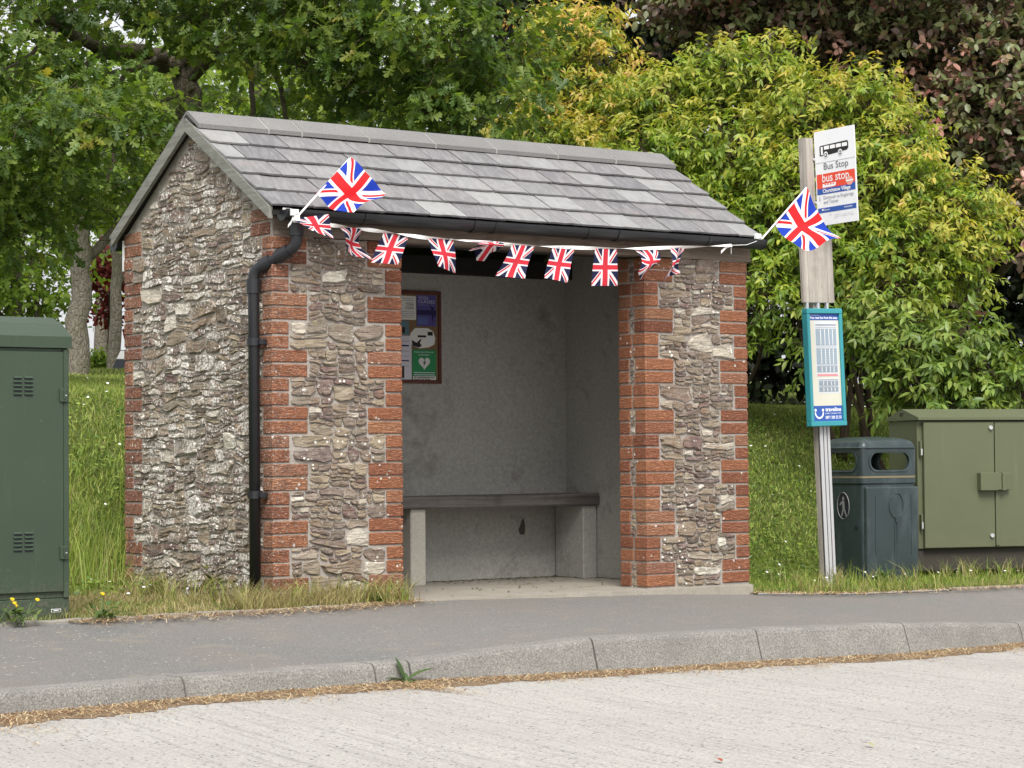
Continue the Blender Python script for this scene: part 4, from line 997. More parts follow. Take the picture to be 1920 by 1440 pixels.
Lb = on_y(1735,1028,.8); cab2 = tag(empty('roadside_cabinet', (Lb.x, .8, Lb.z), (0,0,RA)), 'low olive green two door cabinet beside the litter bin', 'cabinet')
c2w, c2d, c2h = 1.25, .47, .885
def c2(x0,x1,y0,y1,z0,z1,name,mat=G2,b=.003,par=cab2): return MB().cbox(x0,x1,y0,y1,z0,z1,b).build(name, mat, par)
c2(-.03,c2w+.02,.05,c2d-.02,-.16,-.006,'plinth',plain('plinth_concrete',(.055,.05,.042),.95,.1,scale=30.)); c2(-.035,c2w+.03,.034,c2d,-.006,c2h,'body')
c2(.0,.545,.0,.028,.0,c2h-.012,'door'); c2(.553,1.18,.002,.028,.0,c2h-.012,'door'); c2(.548,.575,-.006,.0,.01,c2h-.03,'door_strip',G2,.002)
mb = MB(); mb.prism([(-.014,c2h+.004),(-.014,c2h+.022),(c2d/2,c2h+.085),(c2d+.014,c2h+.022),(c2d+.014,c2h+.004)], 0, -.048, c2w+.04); mb.build('lid', G2, cab2)
c2(.408,.540,-.055,-.0005,.395,.520,'lock_box'); c2(.5405,.577,-.045,-.0065,.398,.517,'hasp'); c2(.579,.607,-.052,.001,.394,.521,'hasp'); c2(.609,.648,-.036,.001,.398,.517,'hasp')
for z in (.08,.835): MB().tube([(.515,-.001,z),(.515,-.016,z)], .014, 12).build('bolt', ALU, cab2)
for z in (.18,.69): c2(-.026,-.012,.0,.032,z-.055,z+.055,'hinge'); c2(-.024,-.014,-.006,.0,z-.045,z-.0,'hinge_pin',ALU,.001)
frc = frame((-.0485,.26,c2h+.022), (0,-1,0), (0,0,1)); text('lettering', 'BT', frc, .0, .012, .034, INK, cab2, width=.055, bold=.001)

# ------------------------------------------------------------------ litter bin
t = NT('bin_plastic'); p = t.pos()
c_ = t.mix(t.noise(p, 4., 5, .6), (.017,.029,.030), (.036,.053,.056)); c_ = t.mix(t.math('MULTIPLY', t.step(t.noise(t.map(p,(8,8,2.4)), 1., 5, .7), .5, .8), .35), c_, (.16,.19,.21))
BINM = t.done(t.bsdf(c_, .38, t.bump(t.noise(p, 150., 3), .15, .002), .5))
bc = Vector((5.0,.76,0)); bw = .475; bzz = float(zg(5.1,.95))+.06
bin_ = tag(empty('litter_bin', (bc.x, bc.y, bzz), (0,0,math.radians(-5.6))), 'dark blue grey litter bin with open slots and domed lid', 'litter bin')
def rrect(x0,x1,y0,y1,r_,n=5):
    o_ = []
    for cx_, cy_, a0 in ((x1-r_,y1-r_,0),(x0+r_,y1-r_,PI/2),(x0+r_,y0+r_,PI),(x1-r_,y0+r_,1.5*PI)):
        for k in range(n+1): a_ = a0+PI/2*k/n; o_.append((cx_+r_*math.cos(a_), cy_+r_*math.sin(a_)))
    return o_
def loft(mb, secs, cap=True):
    n_ = len(secs[0][0]); v = [(x,y,z) for pl, z in secs for x,y in pl]
    f_ = [(i*n_+k, i*n_+(k+1)%n_, (i+1)*n_+(k+1)%n_, (i+1)*n_+k) for i in range(len(secs)-1) for k in range(n_)]
    if cap: f_ += [tuple(range(n_))[::-1], tuple(range((len(secs)-1)*n_, len(secs)*n_))]
    return mb.add(v, f_)
def rr(i, r_=.035): return rrect(i, bw-i, i, bw-i, max(r_-i*.5,.01))
body = loft(MB(), [(rr(.016),-.12),(rr(.016),0),(rr(.008),.30),(rr(.004),.575),(rr(.004),.60)]).build('body', BINM, bin_, False)
loft(MB(), [(rr(.0),.602),(rr(-.004),.61),(rr(-.004),.642),(rr(.002),.646),(rr(.002),.652),(rr(-.002),.655),(rr(-.002),.668)]).build('collar', BINM, bin_)
GOLD = plain('faded_gold_band', (.20,.16,.09), .6)
mb = MB(); z0_, z1_ = .645,.657
for pl in (rr(-.0025),): 
    n_ = len(pl); mb.add([(x,y,z0_) for x,y in pl]+[(x,y,z1_) for x,y in pl], [(k,(k+1)%n_,n_+(k+1)%n_,n_+k) for k in range(n_)])
mb.build('band', GOLD, bin_)
# hood: four walls, each with a stadium slot right through
hz0, hz1 = .668, .845
def slot_panel(fr4, w_, h_, hw, hh, th):
    K = 40; inn = []; out = []; r_ = hh/2
    for k in range(K):
        a_ = 2*PI*k/K; c_, s_ = math.cos(a_), math.sin(a_)
        x = (hw/2-r_)*(1 if c_ > 1e-6 else -1 if c_ < -1e-6 else 0)+r_*c_; y = r_*s_; inn.append((x, y))
        X_, Y_ = x, y; sc = min((w_/2)/abs(X_) if abs(X_) > 1e-6 else 9e9, (h_/2)/abs(Y_) if abs(Y_) > 1e-6 else 9e9); out.append((X_*sc, Y_*sc))
    for cxn in ((w_/2,h_/2),(-w_/2,h_/2),(-w_/2,-h_/2),(w_/2,-h_/2)):
        j = min(range(K), key=lambda i: (out[i][0]-cxn[0])**2+(out[i][1]-cxn[1])**2); out[j] = cxn
    lip = [(x*1.10, y*1.18) for x, y in inn]; v = []
    for ring, z in ((out,0),(lip,0),(lip,.006),(inn,.004),(inn,-th),(out,-th)): v += [fr4 @ Vector((x,y,z)) for x,y in ring]
    mb = MB(); mb.add(v, [(a_*K+k, a_*K+(k+1)%K, (a_+1)*K+(k+1)%K, (a_+1)*K+k) for a_ in range(5) for k in range(K)]); return mb
hm = (hz0+hz1)/2; e_ = .004
for (o_, u_) in (((bw/2,e_-.004,hm),(1,0,0)),((e_-.004,bw/2,hm),(0,-1,0)),((bw/2,bw-e_+.004,hm),(-1,0,0)),((bw-e_+.004,bw/2,hm),(0,1,0))):
    slot_panel(frame(o_, u_, (0,0,1)), bw-.05, hz1-hz0, .335, .118, .020).build('hood_panel', BINM, bin_)
mb = MB()
for cx_, cy_, a0 in ((bw-.026,bw-.026,0),(.026,bw-.026,PI/2),(.026,.026,PI),(bw-.026,.026,1.5*PI)):
    pl = [(cx_+.026*math.cos(a0+PI/2*k/6), cy_+.026*math.sin(a0+PI/2*k/6)) for k in range(7)]+[(cx_,cy_)]
    MB().prism(pl, 2, hz0-.001, hz1+.001).build('hood_corner', BINM, bin_)
dm = []
for k in range(10):
    f_ = k/9; ins = -.006+.006*(f_>0)+ (bw*.5)*(f_**2.2)*.98; dm.append((rrect(ins, bw-ins, ins, bw-ins, max(.045*(1-f_),.004)), hz1+ (.016*min(1,f_*4)) + .066*math.sin(f_*PI/2)))
loft(MB(), [(rr(.0),hz1),(rr(-.006),hz1+.006)]+[(a_, b_) for a_, b_ in dm]).build('dome_lid', BINM, bin_, True)
# door panel on the front with oval badge and ribs
mb = MB(); loft(mb, [(rrect(.022,bw-.006,-.014,.03,.012,3),-.12),(rrect(.022,bw-.006,-.014,.03,.012,3),.0),(rrect(.018,bw-.002,-.020,.03,.012,3),.575),(rrect(.020,bw-.004,-.014,.03,.010,3),.583)]); door = mb.build('door', BINM, bin_)
def ring(mb, fr4, cx_, cy_, rx, ry, w_, h_, n=28):
    v = []
    for a_ in range(n):
        c_, s_ = math.cos(2*PI*a_/n), math.sin(2*PI*a_/n)
        for (k_, z_) in ((1+w_/rx,0),(1+w_/rx*.5,h_),(1,0)): v.append(fr4 @ Vector((cx_+rx*k_*c_, cy_+ry*(1+(k_-1)*rx/ry)*s_, z_)))
    return mb.add(v, [(a_*3+j, ((a_+1)%n)*3+j, ((a_+1)%n)*3+j+1, a_*3+j+1) for a_ in range(n) for j in range(2)])
frd = frame((0,-.0146,0),(1,0,0),(0,-.01043,1)); mb = MB(); ring(mb, frd, bw*.57, .455, .058, .082, .006, .005); mb.build('oval_badge', BINM, door)
mb = MB()
for x in (.095,.405): mb.tube([(x,-.0165,.12),(x,-.0205,.53)], .0035, 6)
for x in (.262,.282): mb.tube([(x,-.0155,.03),(x,-.019,.335)], .0055, 6)
mb.tube([(.272,-.0185,.34),(.272,-.0195,.37)], .012, 8); mb.build('door_rib', BINM, door)
frl = frame((.0119,bw*.5,0),(0,-1,0),(-.01455,0,1)); mb = MB(); ring(mb, frl, .02, .455, .062, .088, .005, .004); pict = mb.build('litter_symbol', plain('worn_white_print',(.22,.22,.23),.6), body)
LP = plain('worn_white_print',(.22,.22,.23),.6)
flat('litter_symbol_field', frl, ell(.02,.455,.062,.088,28), plain('symbol_black',(.012,.012,.02),.5), body, .001)
flat('walking_figure', frl, ell(.022,.505,.012,.013,12), LP, body, .0024)
for pl in ([(.008,.49),(.034,.488),(.038,.435),(.012,.435)],[(.012,.434),(.028,.434),(.010,.385),(-.008,.378),(-.004,.390)],[(.022,.434),(.038,.434),(.056,.392),(.060,.378),(.046,.378)],[(.008,.488),(.010,.474),(-.012,.455),(-.022,.465)]): flat('walking_figure', frl, pl, LP, body, .0024)
MB().tube([(.006,.08,.315),(.002,.08,.315)], .014, 12).build('lock', GROOVE, body)

# ------------------------------------------------------------------ plants: leaf meshes
def leafT(kind):
    if kind == 'oak':
        xs_ = [0,.16,.30,.42,.56,.68,.82,.92]; ws = [.03,.17,.06,.28,.09,.34,.13,.17]
        L = [(x, w, -.06*x*x+.05*w) for x, w in zip(xs_, ws)]; R_ = [(x, -w, -.06*x*x+.05*w) for x, w in zip(xs_, ws)]; sp_ = [(0,0,0),(.42,0,-.03),(1.0,0,-.08)]
        V = L+R_+sp_; n_ = 8; T = []
        for side in (0,1):
            o_ = side*n_
            for k in range(n_-1):
                c_ = 2*n_+1; T.append((o_+k, o_+k+1, c_) if side else (o_+k+1, o_+k, c_))
            T.append((o_+n_-1, 2*n_+2, 2*n_+1) if side else (2*n_+2, o_+n_-1, 2*n_+1))
        return np.array(V), np.array(T)
    if kind == 'lance':
        V = [(0,0,0),(.3,.16,.03),(.3,-.16,.03),(.65,.14,-.03),(.65,-.14,-.03),(1,0,-.16),(.32,0,-.015),(.66,0,-.075)]
        T = [(0,6,1),(0,2,6),(1,6,7),(1,7,3),(6,2,4),(6,4,7),(3,7,5),(7,4,5)]; return np.array(V, float), np.array(T)
    if kind == 'ovate':
        V = [(0,0,0),(.25,.24,.04),(.25,-.24,.04),(.65,.27,.02),(.65,-.27,.02),(1,0,-.10),(.5,0,-.03)]
        T = [(0,6,1),(0,2,6),(1,6,3),(6,2,4),(3,6,5),(6,4,5)]; return np.array(V, float), np.array(T)
    V = [(0,0,0),(.5,.3,.06),(.5,-.3,.06),(1,0,-.08)]; return np.array(V, float), np.array([(0,2,1),(1,2,3)])
def norm(a_): return a_/(np.linalg.norm(a_, axis=-1, keepdims=True)+1e-9)
def leaves(kind, P, D, N_, L, rnd, age):
    TV, TT_ = leafT(kind); D = norm(D); Sd = norm(np.cross(N_, D)); Nn = norm(np.cross(D, Sd)); n_ = len(P); k_ = len(TV)
    V = P[:,None,:] + L[:,None,None]*(TV[None,:,0:1]*D[:,None,:] + TV[None,:,1:2]*Sd[:,None,:] + TV[None,:,2:3]*Nn[:,None,:])
    T = (TT_[None]+np.arange(n_)[:,None,None]*k_).reshape(-1,3)
    return V.reshape(-1,3), T, np.repeat(rnd, k_), np.repeat(age, k_)
def foliage(name, parent, clumps, kind, leaf, dens, mat, per=8, spray=.24, droop=.35, upb=.35, shell=.55, agef=None, twig=None, flatn=.8, seed=1, tipc=1.):
    r_ = np.random.default_rng(seed); Ps, Ds, Ns, Ls, Rs, As = [], [], [], [], [], []; tv, tt = [], []; ntw = 0
    for (c_, rad, *ex) in clumps:
        c_ = np.array(c_); rad = np.array(rad); k_ = ex[0] if ex else 1.
        area = 4*PI*(((rad[0]*rad[1])**1.6+(rad[0]*rad[2])**1.6+(rad[1]*rad[2])**1.6)/3)**(1/1.6); n_ = int(area*dens*k_)
        u = norm(r_.normal(size=(n_,3))); rr_ = 1-shell*r_.random(n_)**1.3
        # ragged outline: radius varies with direction
        lob = 1+.16*np.sin(u[:,0]*5+c_[0]*3)*np.sin(u[:,2]*6+c_[1]*2)+.12*np.sin(u[:,1]*9+c_[2]*5)+r_.normal(0,.07,n_)
        B = c_ + u*rad*(rr_*lob)[:,None]
        d = norm(u*np.array([1,1,.55]) + r_.normal(0,.5,(n_,3)) + np.array([0,0,upb])); sl_ = spray*r_.uniform(.55,1.25,n_)
        side = norm(np.cross(d, norm(r_.normal(size=(n_,3))))); oth = np.cross(d, side); srn = r_.random(n_)
        a0 = np.clip(agef(B, u, rr_), 0, 1) if agef is not None else np.zeros(n_)
        for q in range(per):
            f_ = ((q+.5)/per)**tipc; ang = q*2.4 + srn*6.28
            lat = side*np.cos(ang)[:,None] + oth*np.sin(ang)[:,None]
            P = B + d*(sl_*f_)[:,None] - np.array([0,0,1])*(sl_*f_**2*.25)[:,None]
            D = norm(d*(.30+.35*f_) + lat*(1.0-.25*f_) + np.array([0,0,-droop]) + r_.normal(0,.16,(n_,3)))
            N_ = norm(np.array([0,0,flatn]) + r_.normal(0,.42,(n_,3)) + u*.35)
            Ps.append(P); Ds.append(D); Ns.append(N_); Ls.append(leaf*r_.uniform(.65,1.15,n_)); Rs.append(np.clip(.55*srn+.45*r_.random(n_),0,1)); As.append(np.clip(a0*(.35+.9*f_)+r_.normal(0,.08,n_)*(a0>0),0,1))
        if twig is not None:
            e_ = B + d*sl_[:,None] - np.array([0,0,1])*(sl_*.25)[:,None]; s_ = B - d*(sl_*.8)[:,None]; w_ = .0035
            V = np.stack([s_+side*w_, s_-side*w_*.5+oth*w_, s_-side*w_*.5-oth*w_, e_],1).reshape(-1,3); tv.append(V)
            tt.append((np.array([(0,1,3),(1,2,3),(2,0,3)])[None]+(ntw+np.arange(n_))[:,None,None]*4).reshape(-1,3)); ntw += n_
    V, T, R_, A_ = leaves(kind, np.concatenate(Ps), np.concatenate(Ds), np.concatenate(Ns), np.concatenate(Ls), np.concatenate(Rs), np.concatenate(As))
    me = np_mesh(name, V, T, {'rnd': R_, 'age': A_}); o = link(name, me, mat, parent); tag(o, kind='stuff')
    if twig is not None: tag(link('twigs', np_mesh('twigs', np.concatenate(tv), np.concatenate(tt)), twig, parent), kind='stuff')
    return o
def limb(mb, pts, r0, r1, n=9, wob=.05, sub=5):
    pts = [Vector(p_) for p_ in pts]; P = []
    for i in range(len(pts)-1):
        for k in range(sub):
            f_ = k/sub; a_ = pts[max(i-1,0)]; b_ = pts[i]; c_ = pts[i+1]; d_ = pts[min(i+2,len(pts)-1)]
            q = .5*((2*b_)+(c_-a_)*f_+(2*a_-5*b_+4*c_-d_)*f_*f_+(3*b_-a_-3*c_+d_)*f_**3); P.append(q+Vector((random.gauss(0,wob),random.gauss(0,wob),random.gauss(0,wob*.4)))*(0 if k == 0 and i == 0 else r0))
    P.append(pts[-1]); m_ = len(P); return mb.tube(P, [r0+(r1-r0)*i/(m_-1) for i in range(m_)], n)
BARK = bark_mat('oak_bark', (.085,.07,.05), (.19,.165,.125)); BARK2 = bark_mat('pale_bark', (.15,.13,.105), (.30,.275,.23), (.17,.165,.10)); TWIG = plain('twig_bark', (.07,.052,.038), .9, .1)
OAKL = leaf_mat('oak_leaf', [(0,(.06,.115,.034)),(.3,(.105,.18,.042)),(.6,(.17,.255,.05)),(.85,(.25,.32,.06)),(.96,(.36,.38,.07)),(1,(.48,.40,.08))], None, .5, .42, .45)
BGL = leaf_mat('pale_tree_leaf', [(0,(.11,.19,.035)),(.5,(.21,.31,.06)),(1,(.34,.42,.09))], None, .6, .6, .25)
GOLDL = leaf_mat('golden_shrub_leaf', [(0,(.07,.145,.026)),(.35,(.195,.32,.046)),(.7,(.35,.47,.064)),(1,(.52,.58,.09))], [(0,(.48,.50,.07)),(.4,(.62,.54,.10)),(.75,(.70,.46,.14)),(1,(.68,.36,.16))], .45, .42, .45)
GREENL = leaf_mat('green_shrub_leaf', [(0,(.085,.155,.032)),(.5,(.155,.25,.045)),(1,(.30,.39,.07))], [(0,(.22,.24,.05)),(1,(.36,.26,.07))], .32, .42, .45)
PURL = leaf_mat('copper_leaf', [(0,(.075,.06,.042)),(.3,(.18,.10,.08)),(.55,(.14,.18,.07)),(.8,(.25,.26,.11)),(1,(.34,.15,.13))], [(0,(.52,.27,.22)),(.6,(.58,.30,.25)),(1,(.58,.09,.10))], .2, .38, .55)
DARKL = leaf_mat('shade_dark_leaf', [(0,(.012,.020,.010)),(.6,(.022,.034,.014)),(1,(.035,.045,.02))], None, .08, .5, .3)  # near-black leaf colour stands in for deep shade behind the shrubs
REDL = leaf_mat('red_tree_leaf', [(0,(.10,.012,.014)),(1,(.24,.03,.03))], None, .35)

def gz_(p_): return float(zg(p_.x, p_.y))
def clump(px, py, d, rx, rz, ry=None, k_=1., g_=1.): return (tuple(at(px, py, d)), (rx*g_, (ry or rx)*g_, rz*g_), k_)
random.seed(3)
# --- the oak behind the shelter
tb = at(352, 480, 19.8); tb.z = gz_(tb)
oak = tag(empty('oak_tree', tb), 'spreading oak with lobed leaves rising behind the shelter roof', 'tree')
OL = Matrix.Translation(-tb)
def lp(px, py, d): return at(px, py, d)-tb
mb = MB(); limb(mb, [(0,0,-.2), lp(350,330,19.8), lp(352,200,19.8), lp(338,120,19.8)], .14, .095, 14, .12); mb.build('trunk', BARK, oak, True)
for pts, r0, r1 in (([lp(338,125,19.8), lp(270,100,19.3), lp(190,95,18.8), lp(110,50,18.3), lp(30,20,18)], .085, .03), ([lp(340,130,19.8), lp(380,60,19.5), lp(330,-20,19), lp(320,-150,18.6)], .08, .04),
    ([lp(345,150,19.8), lp(440,70,19.4), lp(520,95,19), lp(620,150,18.8), lp(720,160,18.6)], .075, .02), ([lp(520,95,19), lp(600,60,18.7), lp(700,40,18.4)], .035, .015), ([lp(455,90,19.4), lp(470,150,19.4), lp(475,260,19.3)], .03, .02),
    ([lp(505,95,19.1), lp(520,150,19.1), lp(540,230,19)], .03, .018), ([lp(190,95,18.8), lp(140,140,18.4), lp(60,150,18)], .035, .012), ([lp(290,110,19.4), lp(250,130,19), lp(200,140,18.7), lp(150,160,18.4)], .03, .01), ([lp(620,150,18.8), lp(680,200,18.6), lp(760,190,18.5), lp(830,185,18.4)], .025,.01),
    ([lp(215,250,18.4), lp(212,300,18.4), lp(195,360,18.4)], .018, .014), ([lp(240,120,18.9), lp(222,180,18.5), lp(215,250,18.4)], .02,.016), ([lp(110,50,18.3), lp(60,100,18), lp(10,130,17.8)], .025,.01), ([lp(350,170,19.8), lp(300,190,19.2), lp(230,200,18.6)], .03,.01)):
    mb = MB(); limb(mb, pts, r0, r1, 8, .25); mb.build('branch', BARK, oak, True)
oc = [clump(-150,80,17.8,1.3,.7), clump(60,0,18,.8,.35,None,.5), clump(200,20,18.6,.7,.28,None,.55), clump(70,240,16.8,.75,.34), clump(215,235,17.1,.55,.30), clump(290,20,18.4,.6,.3,None,.6), clump(430,20,18.2,.8,.35,None,.8), clump(570,70,18.2,.7,.40), clump(700,60,18,.8,.45), clump(830,90,18,.75,.5),
      clump(890,200,18,.55,.42), clump(760,180,18.6,.6,.35), clump(620,190,19.2,.55,.28,None,.7), clump(480,200,19.6,.5,.25,None,.5), clump(140,370,18.2,.6,.28), clump(290,300,19.2,.5,.3,None,.8), clump(20,390,17.6,.6,.3), clump(-120,320,17.5,.8,.7), clump(700,-150,18,2.,.5,None,.25), clump(250,-160,18,2.,.4,None,.2), clump(935,60,18.6,.5,.6), clump(560,-20,18.6,.9,.3), clump(380,230,19.9,.4,.25,None,.5), clump(120,150,18.2,.8,.25,None,.5)]
oc = [((np.array(c_)-np.array(tb)), r_, k_) for c_, r_, k_ in oc]
foliage('crown', oak, oc, 'oak', .128, 19, OAKL, 8, .26, .35, .3, .8, None, TWIG, .75, 5)
# --- trees farther back
def tree(name, px, py, d, r0, label, cat, clumps, leafmat, kind, leaf, dens, bark, top=None, seed=2, per=8, spray=.3, group=None, agef=None, lean=0., nst=1, trans=.7, tipc=1., droop=.35):
    b_ = at(px, py, d); b_.z = gz_(b_); e = tag(empty(name, b_), label, cat, group)
    cs = [((np.array(c_)-np.array(b_)), r_, k_) for c_, r_, k_ in clumps]
    hi = max(cs, key=lambda q: q[0][2])[0]
    mb = MB()
    if nst == 1:
        tp_ = top-b_ if top is not None else Vector((hi[0]*.3, hi[1]*.3, hi[2]))
        limb(mb, [(0,0,-.2), tuple(tp_*.35+Vector((lean*.3,0,0))), tuple(tp_*.7+Vector((lean,0,0))), tuple(tp_)], r0, r0*.45, 12, .12)
        mb.build('trunk', bark, e, True)
    for i, (c_, r_, k_) in enumerate(cs):
        s_ = Vector((0,0,0)) if nst > 1 else Vector((hi[0]*.2, hi[1]*.2, max(.3, c_[2]*.55)))
        s_ = s_ + Vector((random.gauss(0,.12), random.gauss(0,.12), 0))*(nst > 1)
        m2 = MB(); mid = s_.lerp(Vector(c_), .5)+Vector((random.gauss(0,.1),random.gauss(0,.1),-.05)); limb(m2, [tuple(s_), tuple(mid), tuple(Vector(c_)+Vector((0,0,r_[2]*.5)))], r0*(.5 if nst == 1 else .8), r0*.16, 7, .2)
        m2.build('branch' if nst == 1 else 'stem', bark, e, True)
    foliage('crown', e, cs, kind, leaf, dens, leafmat, per, spray, droop, .35, trans, agef, TWIG, .7, seed, tipc); return e
tree('deciduous_tree', 142, 705, 24.2, .135, 'thick trunked tree standing on the lawn behind the left cabinet', 'tree', [clump(170,360,24.2,.9,.3), clump(100,330,24,.8,.4), clump(260,330,24.5,.8,.4), clump(150,150,25,2.,1.,None,.35)], BGL, 'ovate', .11, 18, BARK2, at(160,300,24.2), 12)
tree('deciduous_tree', 213, 690, 27, .085, 'slender grey trunked tree beside the shelter back corner', 'tree', [clump(235,400,27,.7,.35), clump(250,250,27.5,1.4,.7,None,.4)], BGL, 'ovate', .10, 18, BARK2, at(228,330,27), 13)
tree('red_leaved_tree', 200, 700, 31, .05, 'small dark red leaved tree far behind the lawn', 'tree', [clump(205,520,31,.32,.25), clump(215,585,31,.22,.14), clump(240,500,31,.4,.3)], REDL, 'ovate', .10, 60, TWIG, at(212,520,31), 14)
bgn = 0
for (px, py, d, cl, lb) in ((20,640,29,[(30,480,29,1.1,.75),(-80,420,29,1.2,1.),(80,420,30,.8,.6),(-60,560,29,1.0,.5),(70,560,29,.6,.3)],'pale green tree far left behind the green cabinet'),
    (480,600,31,[(480,180,31,1.5,.9),(620,240,30,1.4,.8),(360,320,30,1.3,.8),(480,60,31,1.2,.5)],'pale green tree behind the oak above the roof ridge'),
    (850,600,30,[(800,240,30,1.4,.8),(930,160,30,1.2,.9),(760,90,31,1.5,.7),(960,30,30.5,1.,.6)],'pale green tree between the oak and the golden shrubs'),
    (180,600,33,[(140,200,33,1.7,.8),(300,160,33,1.2,.7),(20,180,33,1.4,.6)],'pale green tree far behind the oak at upper left')):
    tree('background_tree', px, py, d, .12, lb, 'tree', [clump(*q) for q in cl], BGL, 'ovate', .105, 20, BARK2, None, 30+bgn, 7, .34, 'pale trees beyond the lawn'); bgn += 1
tree('garden_shrub', 182, 695, 30, .03, 'little bright green bush on the far edge of the lawn', 'shrub', [clump(182,672,30,.17,.12), clump(170,685,30,.2,.10)], BGL, 'simple', .07, 160, TWIG, None, 40, 8, .15, None, None, 0, 2)
# --- golden shrubs
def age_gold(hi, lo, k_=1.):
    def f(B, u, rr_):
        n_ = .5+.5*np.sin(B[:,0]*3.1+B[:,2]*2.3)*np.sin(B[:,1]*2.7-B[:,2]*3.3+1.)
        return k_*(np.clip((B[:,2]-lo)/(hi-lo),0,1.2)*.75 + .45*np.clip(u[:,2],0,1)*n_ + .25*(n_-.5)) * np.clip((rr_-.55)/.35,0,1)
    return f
GRP = 'golden leaved shrubs behind the bus stop'
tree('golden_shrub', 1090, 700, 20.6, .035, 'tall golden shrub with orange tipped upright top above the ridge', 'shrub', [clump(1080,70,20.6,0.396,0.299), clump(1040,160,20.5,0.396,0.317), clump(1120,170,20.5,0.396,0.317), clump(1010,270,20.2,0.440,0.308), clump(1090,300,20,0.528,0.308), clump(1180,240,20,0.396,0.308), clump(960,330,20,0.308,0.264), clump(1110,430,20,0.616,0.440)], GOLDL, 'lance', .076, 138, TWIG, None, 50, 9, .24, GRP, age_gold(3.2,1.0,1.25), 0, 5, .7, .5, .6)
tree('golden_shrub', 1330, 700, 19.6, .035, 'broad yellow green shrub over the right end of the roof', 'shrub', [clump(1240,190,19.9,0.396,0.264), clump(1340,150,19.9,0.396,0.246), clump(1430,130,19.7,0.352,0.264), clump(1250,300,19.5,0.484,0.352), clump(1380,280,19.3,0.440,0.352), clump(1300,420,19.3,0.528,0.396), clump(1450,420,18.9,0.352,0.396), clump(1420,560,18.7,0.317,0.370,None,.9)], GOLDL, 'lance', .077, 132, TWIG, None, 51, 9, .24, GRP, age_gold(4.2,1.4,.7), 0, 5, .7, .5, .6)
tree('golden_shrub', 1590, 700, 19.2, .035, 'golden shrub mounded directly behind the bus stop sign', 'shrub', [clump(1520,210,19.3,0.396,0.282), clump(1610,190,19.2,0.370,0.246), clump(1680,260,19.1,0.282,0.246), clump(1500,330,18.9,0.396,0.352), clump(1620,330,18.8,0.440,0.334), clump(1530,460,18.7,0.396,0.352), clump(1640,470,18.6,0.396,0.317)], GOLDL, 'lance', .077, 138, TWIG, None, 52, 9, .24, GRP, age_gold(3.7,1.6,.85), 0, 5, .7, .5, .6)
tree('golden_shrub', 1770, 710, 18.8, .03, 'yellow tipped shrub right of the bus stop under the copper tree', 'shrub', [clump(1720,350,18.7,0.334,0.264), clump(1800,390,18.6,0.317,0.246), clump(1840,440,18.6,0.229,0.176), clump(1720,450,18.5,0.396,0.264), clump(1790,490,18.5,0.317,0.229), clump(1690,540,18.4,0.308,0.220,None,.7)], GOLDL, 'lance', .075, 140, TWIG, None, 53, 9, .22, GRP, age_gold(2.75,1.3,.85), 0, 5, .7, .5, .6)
tree('leafy_shrub', 1760, 735, 18.2, .03, 'arching green shrub hanging over the lawn behind the olive cabinet', 'shrub', [clump(1640,600,17.9,0.220,0.194), clump(1700,640,17.7,0.317,0.229), clump(1780,640,17.7,0.299,0.211), clump(1720,710,17.5,0.282,0.176), clump(1830,690,17.6,0.299,0.176), clump(1900,710,17.6,0.264,0.141), clump(1780,760,17.5,0.308,0.106), clump(1540,620,18.1,0.176,0.308,None,.6),], GREENL, 'lance', .098, 100, TWIG, None, 54, 9, .26, None, age_gold(2.6,1.0,.5), 0, 5, .75, .55, .65)
# --- copper tree
def age_cu(B, u, rr_): return (np.sin(B[:,0]*4.1+B[:,2]*3.)*np.sin(B[:,1]*3.7+B[:,2]*5.) > .52)*.8*np.clip((rr_-.6)/.3,0,1)
tree('copper_tree', 1760, 700, 22, .12, 'dark copper leaved tree filling the upper right corner', 'tree', [clump(1330,30,21.2,.55,.35), clump(1450,70,21.2,.6,.35), clump(1580,60,21.2,.65,.45), clump(1700,110,21,.7,.5), clump(1830,60,20.8,.7,.5), clump(1900,200,20.4,.6,.55), clump(1780,230,20.8,.6,.4), clump(1880,370,20.2,.4,.4), clump(1800,330,20.8,.5,.35), clump(1960,420,20,.35,.45), clump(1600,-80,21,1.5,.5), clump(1400,-60,21.3,1.,.4), clump(1980,120,20.5,.7,.9), clump(1720,560,21.2,.5,.4)], PURL, 'ovate', .092, 60, BARK, at(1740,60,21.5), 60, 9, .26, None, age_cu, 0, 1, .7)
# --- added hedge coloured near black to stand in for the shade on the right
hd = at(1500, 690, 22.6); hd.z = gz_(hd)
backdrop = tag(empty('dark_backdrop', hd), 'added leafy hedge in the gloom behind the shrubs', 'backdrop')
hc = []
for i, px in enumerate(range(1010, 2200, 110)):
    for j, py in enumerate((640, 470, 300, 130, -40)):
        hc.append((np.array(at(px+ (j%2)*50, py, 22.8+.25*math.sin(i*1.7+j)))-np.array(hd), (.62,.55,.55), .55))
foliage('foliage', backdrop, hc, 'ovate', .13, 60, DARKL, 7, .26, .3, .2, .9, None, TWIG, .6, 70)
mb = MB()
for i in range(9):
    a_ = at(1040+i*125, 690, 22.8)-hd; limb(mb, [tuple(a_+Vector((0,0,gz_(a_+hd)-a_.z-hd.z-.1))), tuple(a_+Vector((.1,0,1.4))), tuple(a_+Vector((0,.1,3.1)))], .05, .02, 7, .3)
mb.build('stems', TWIG, backdrop, True)

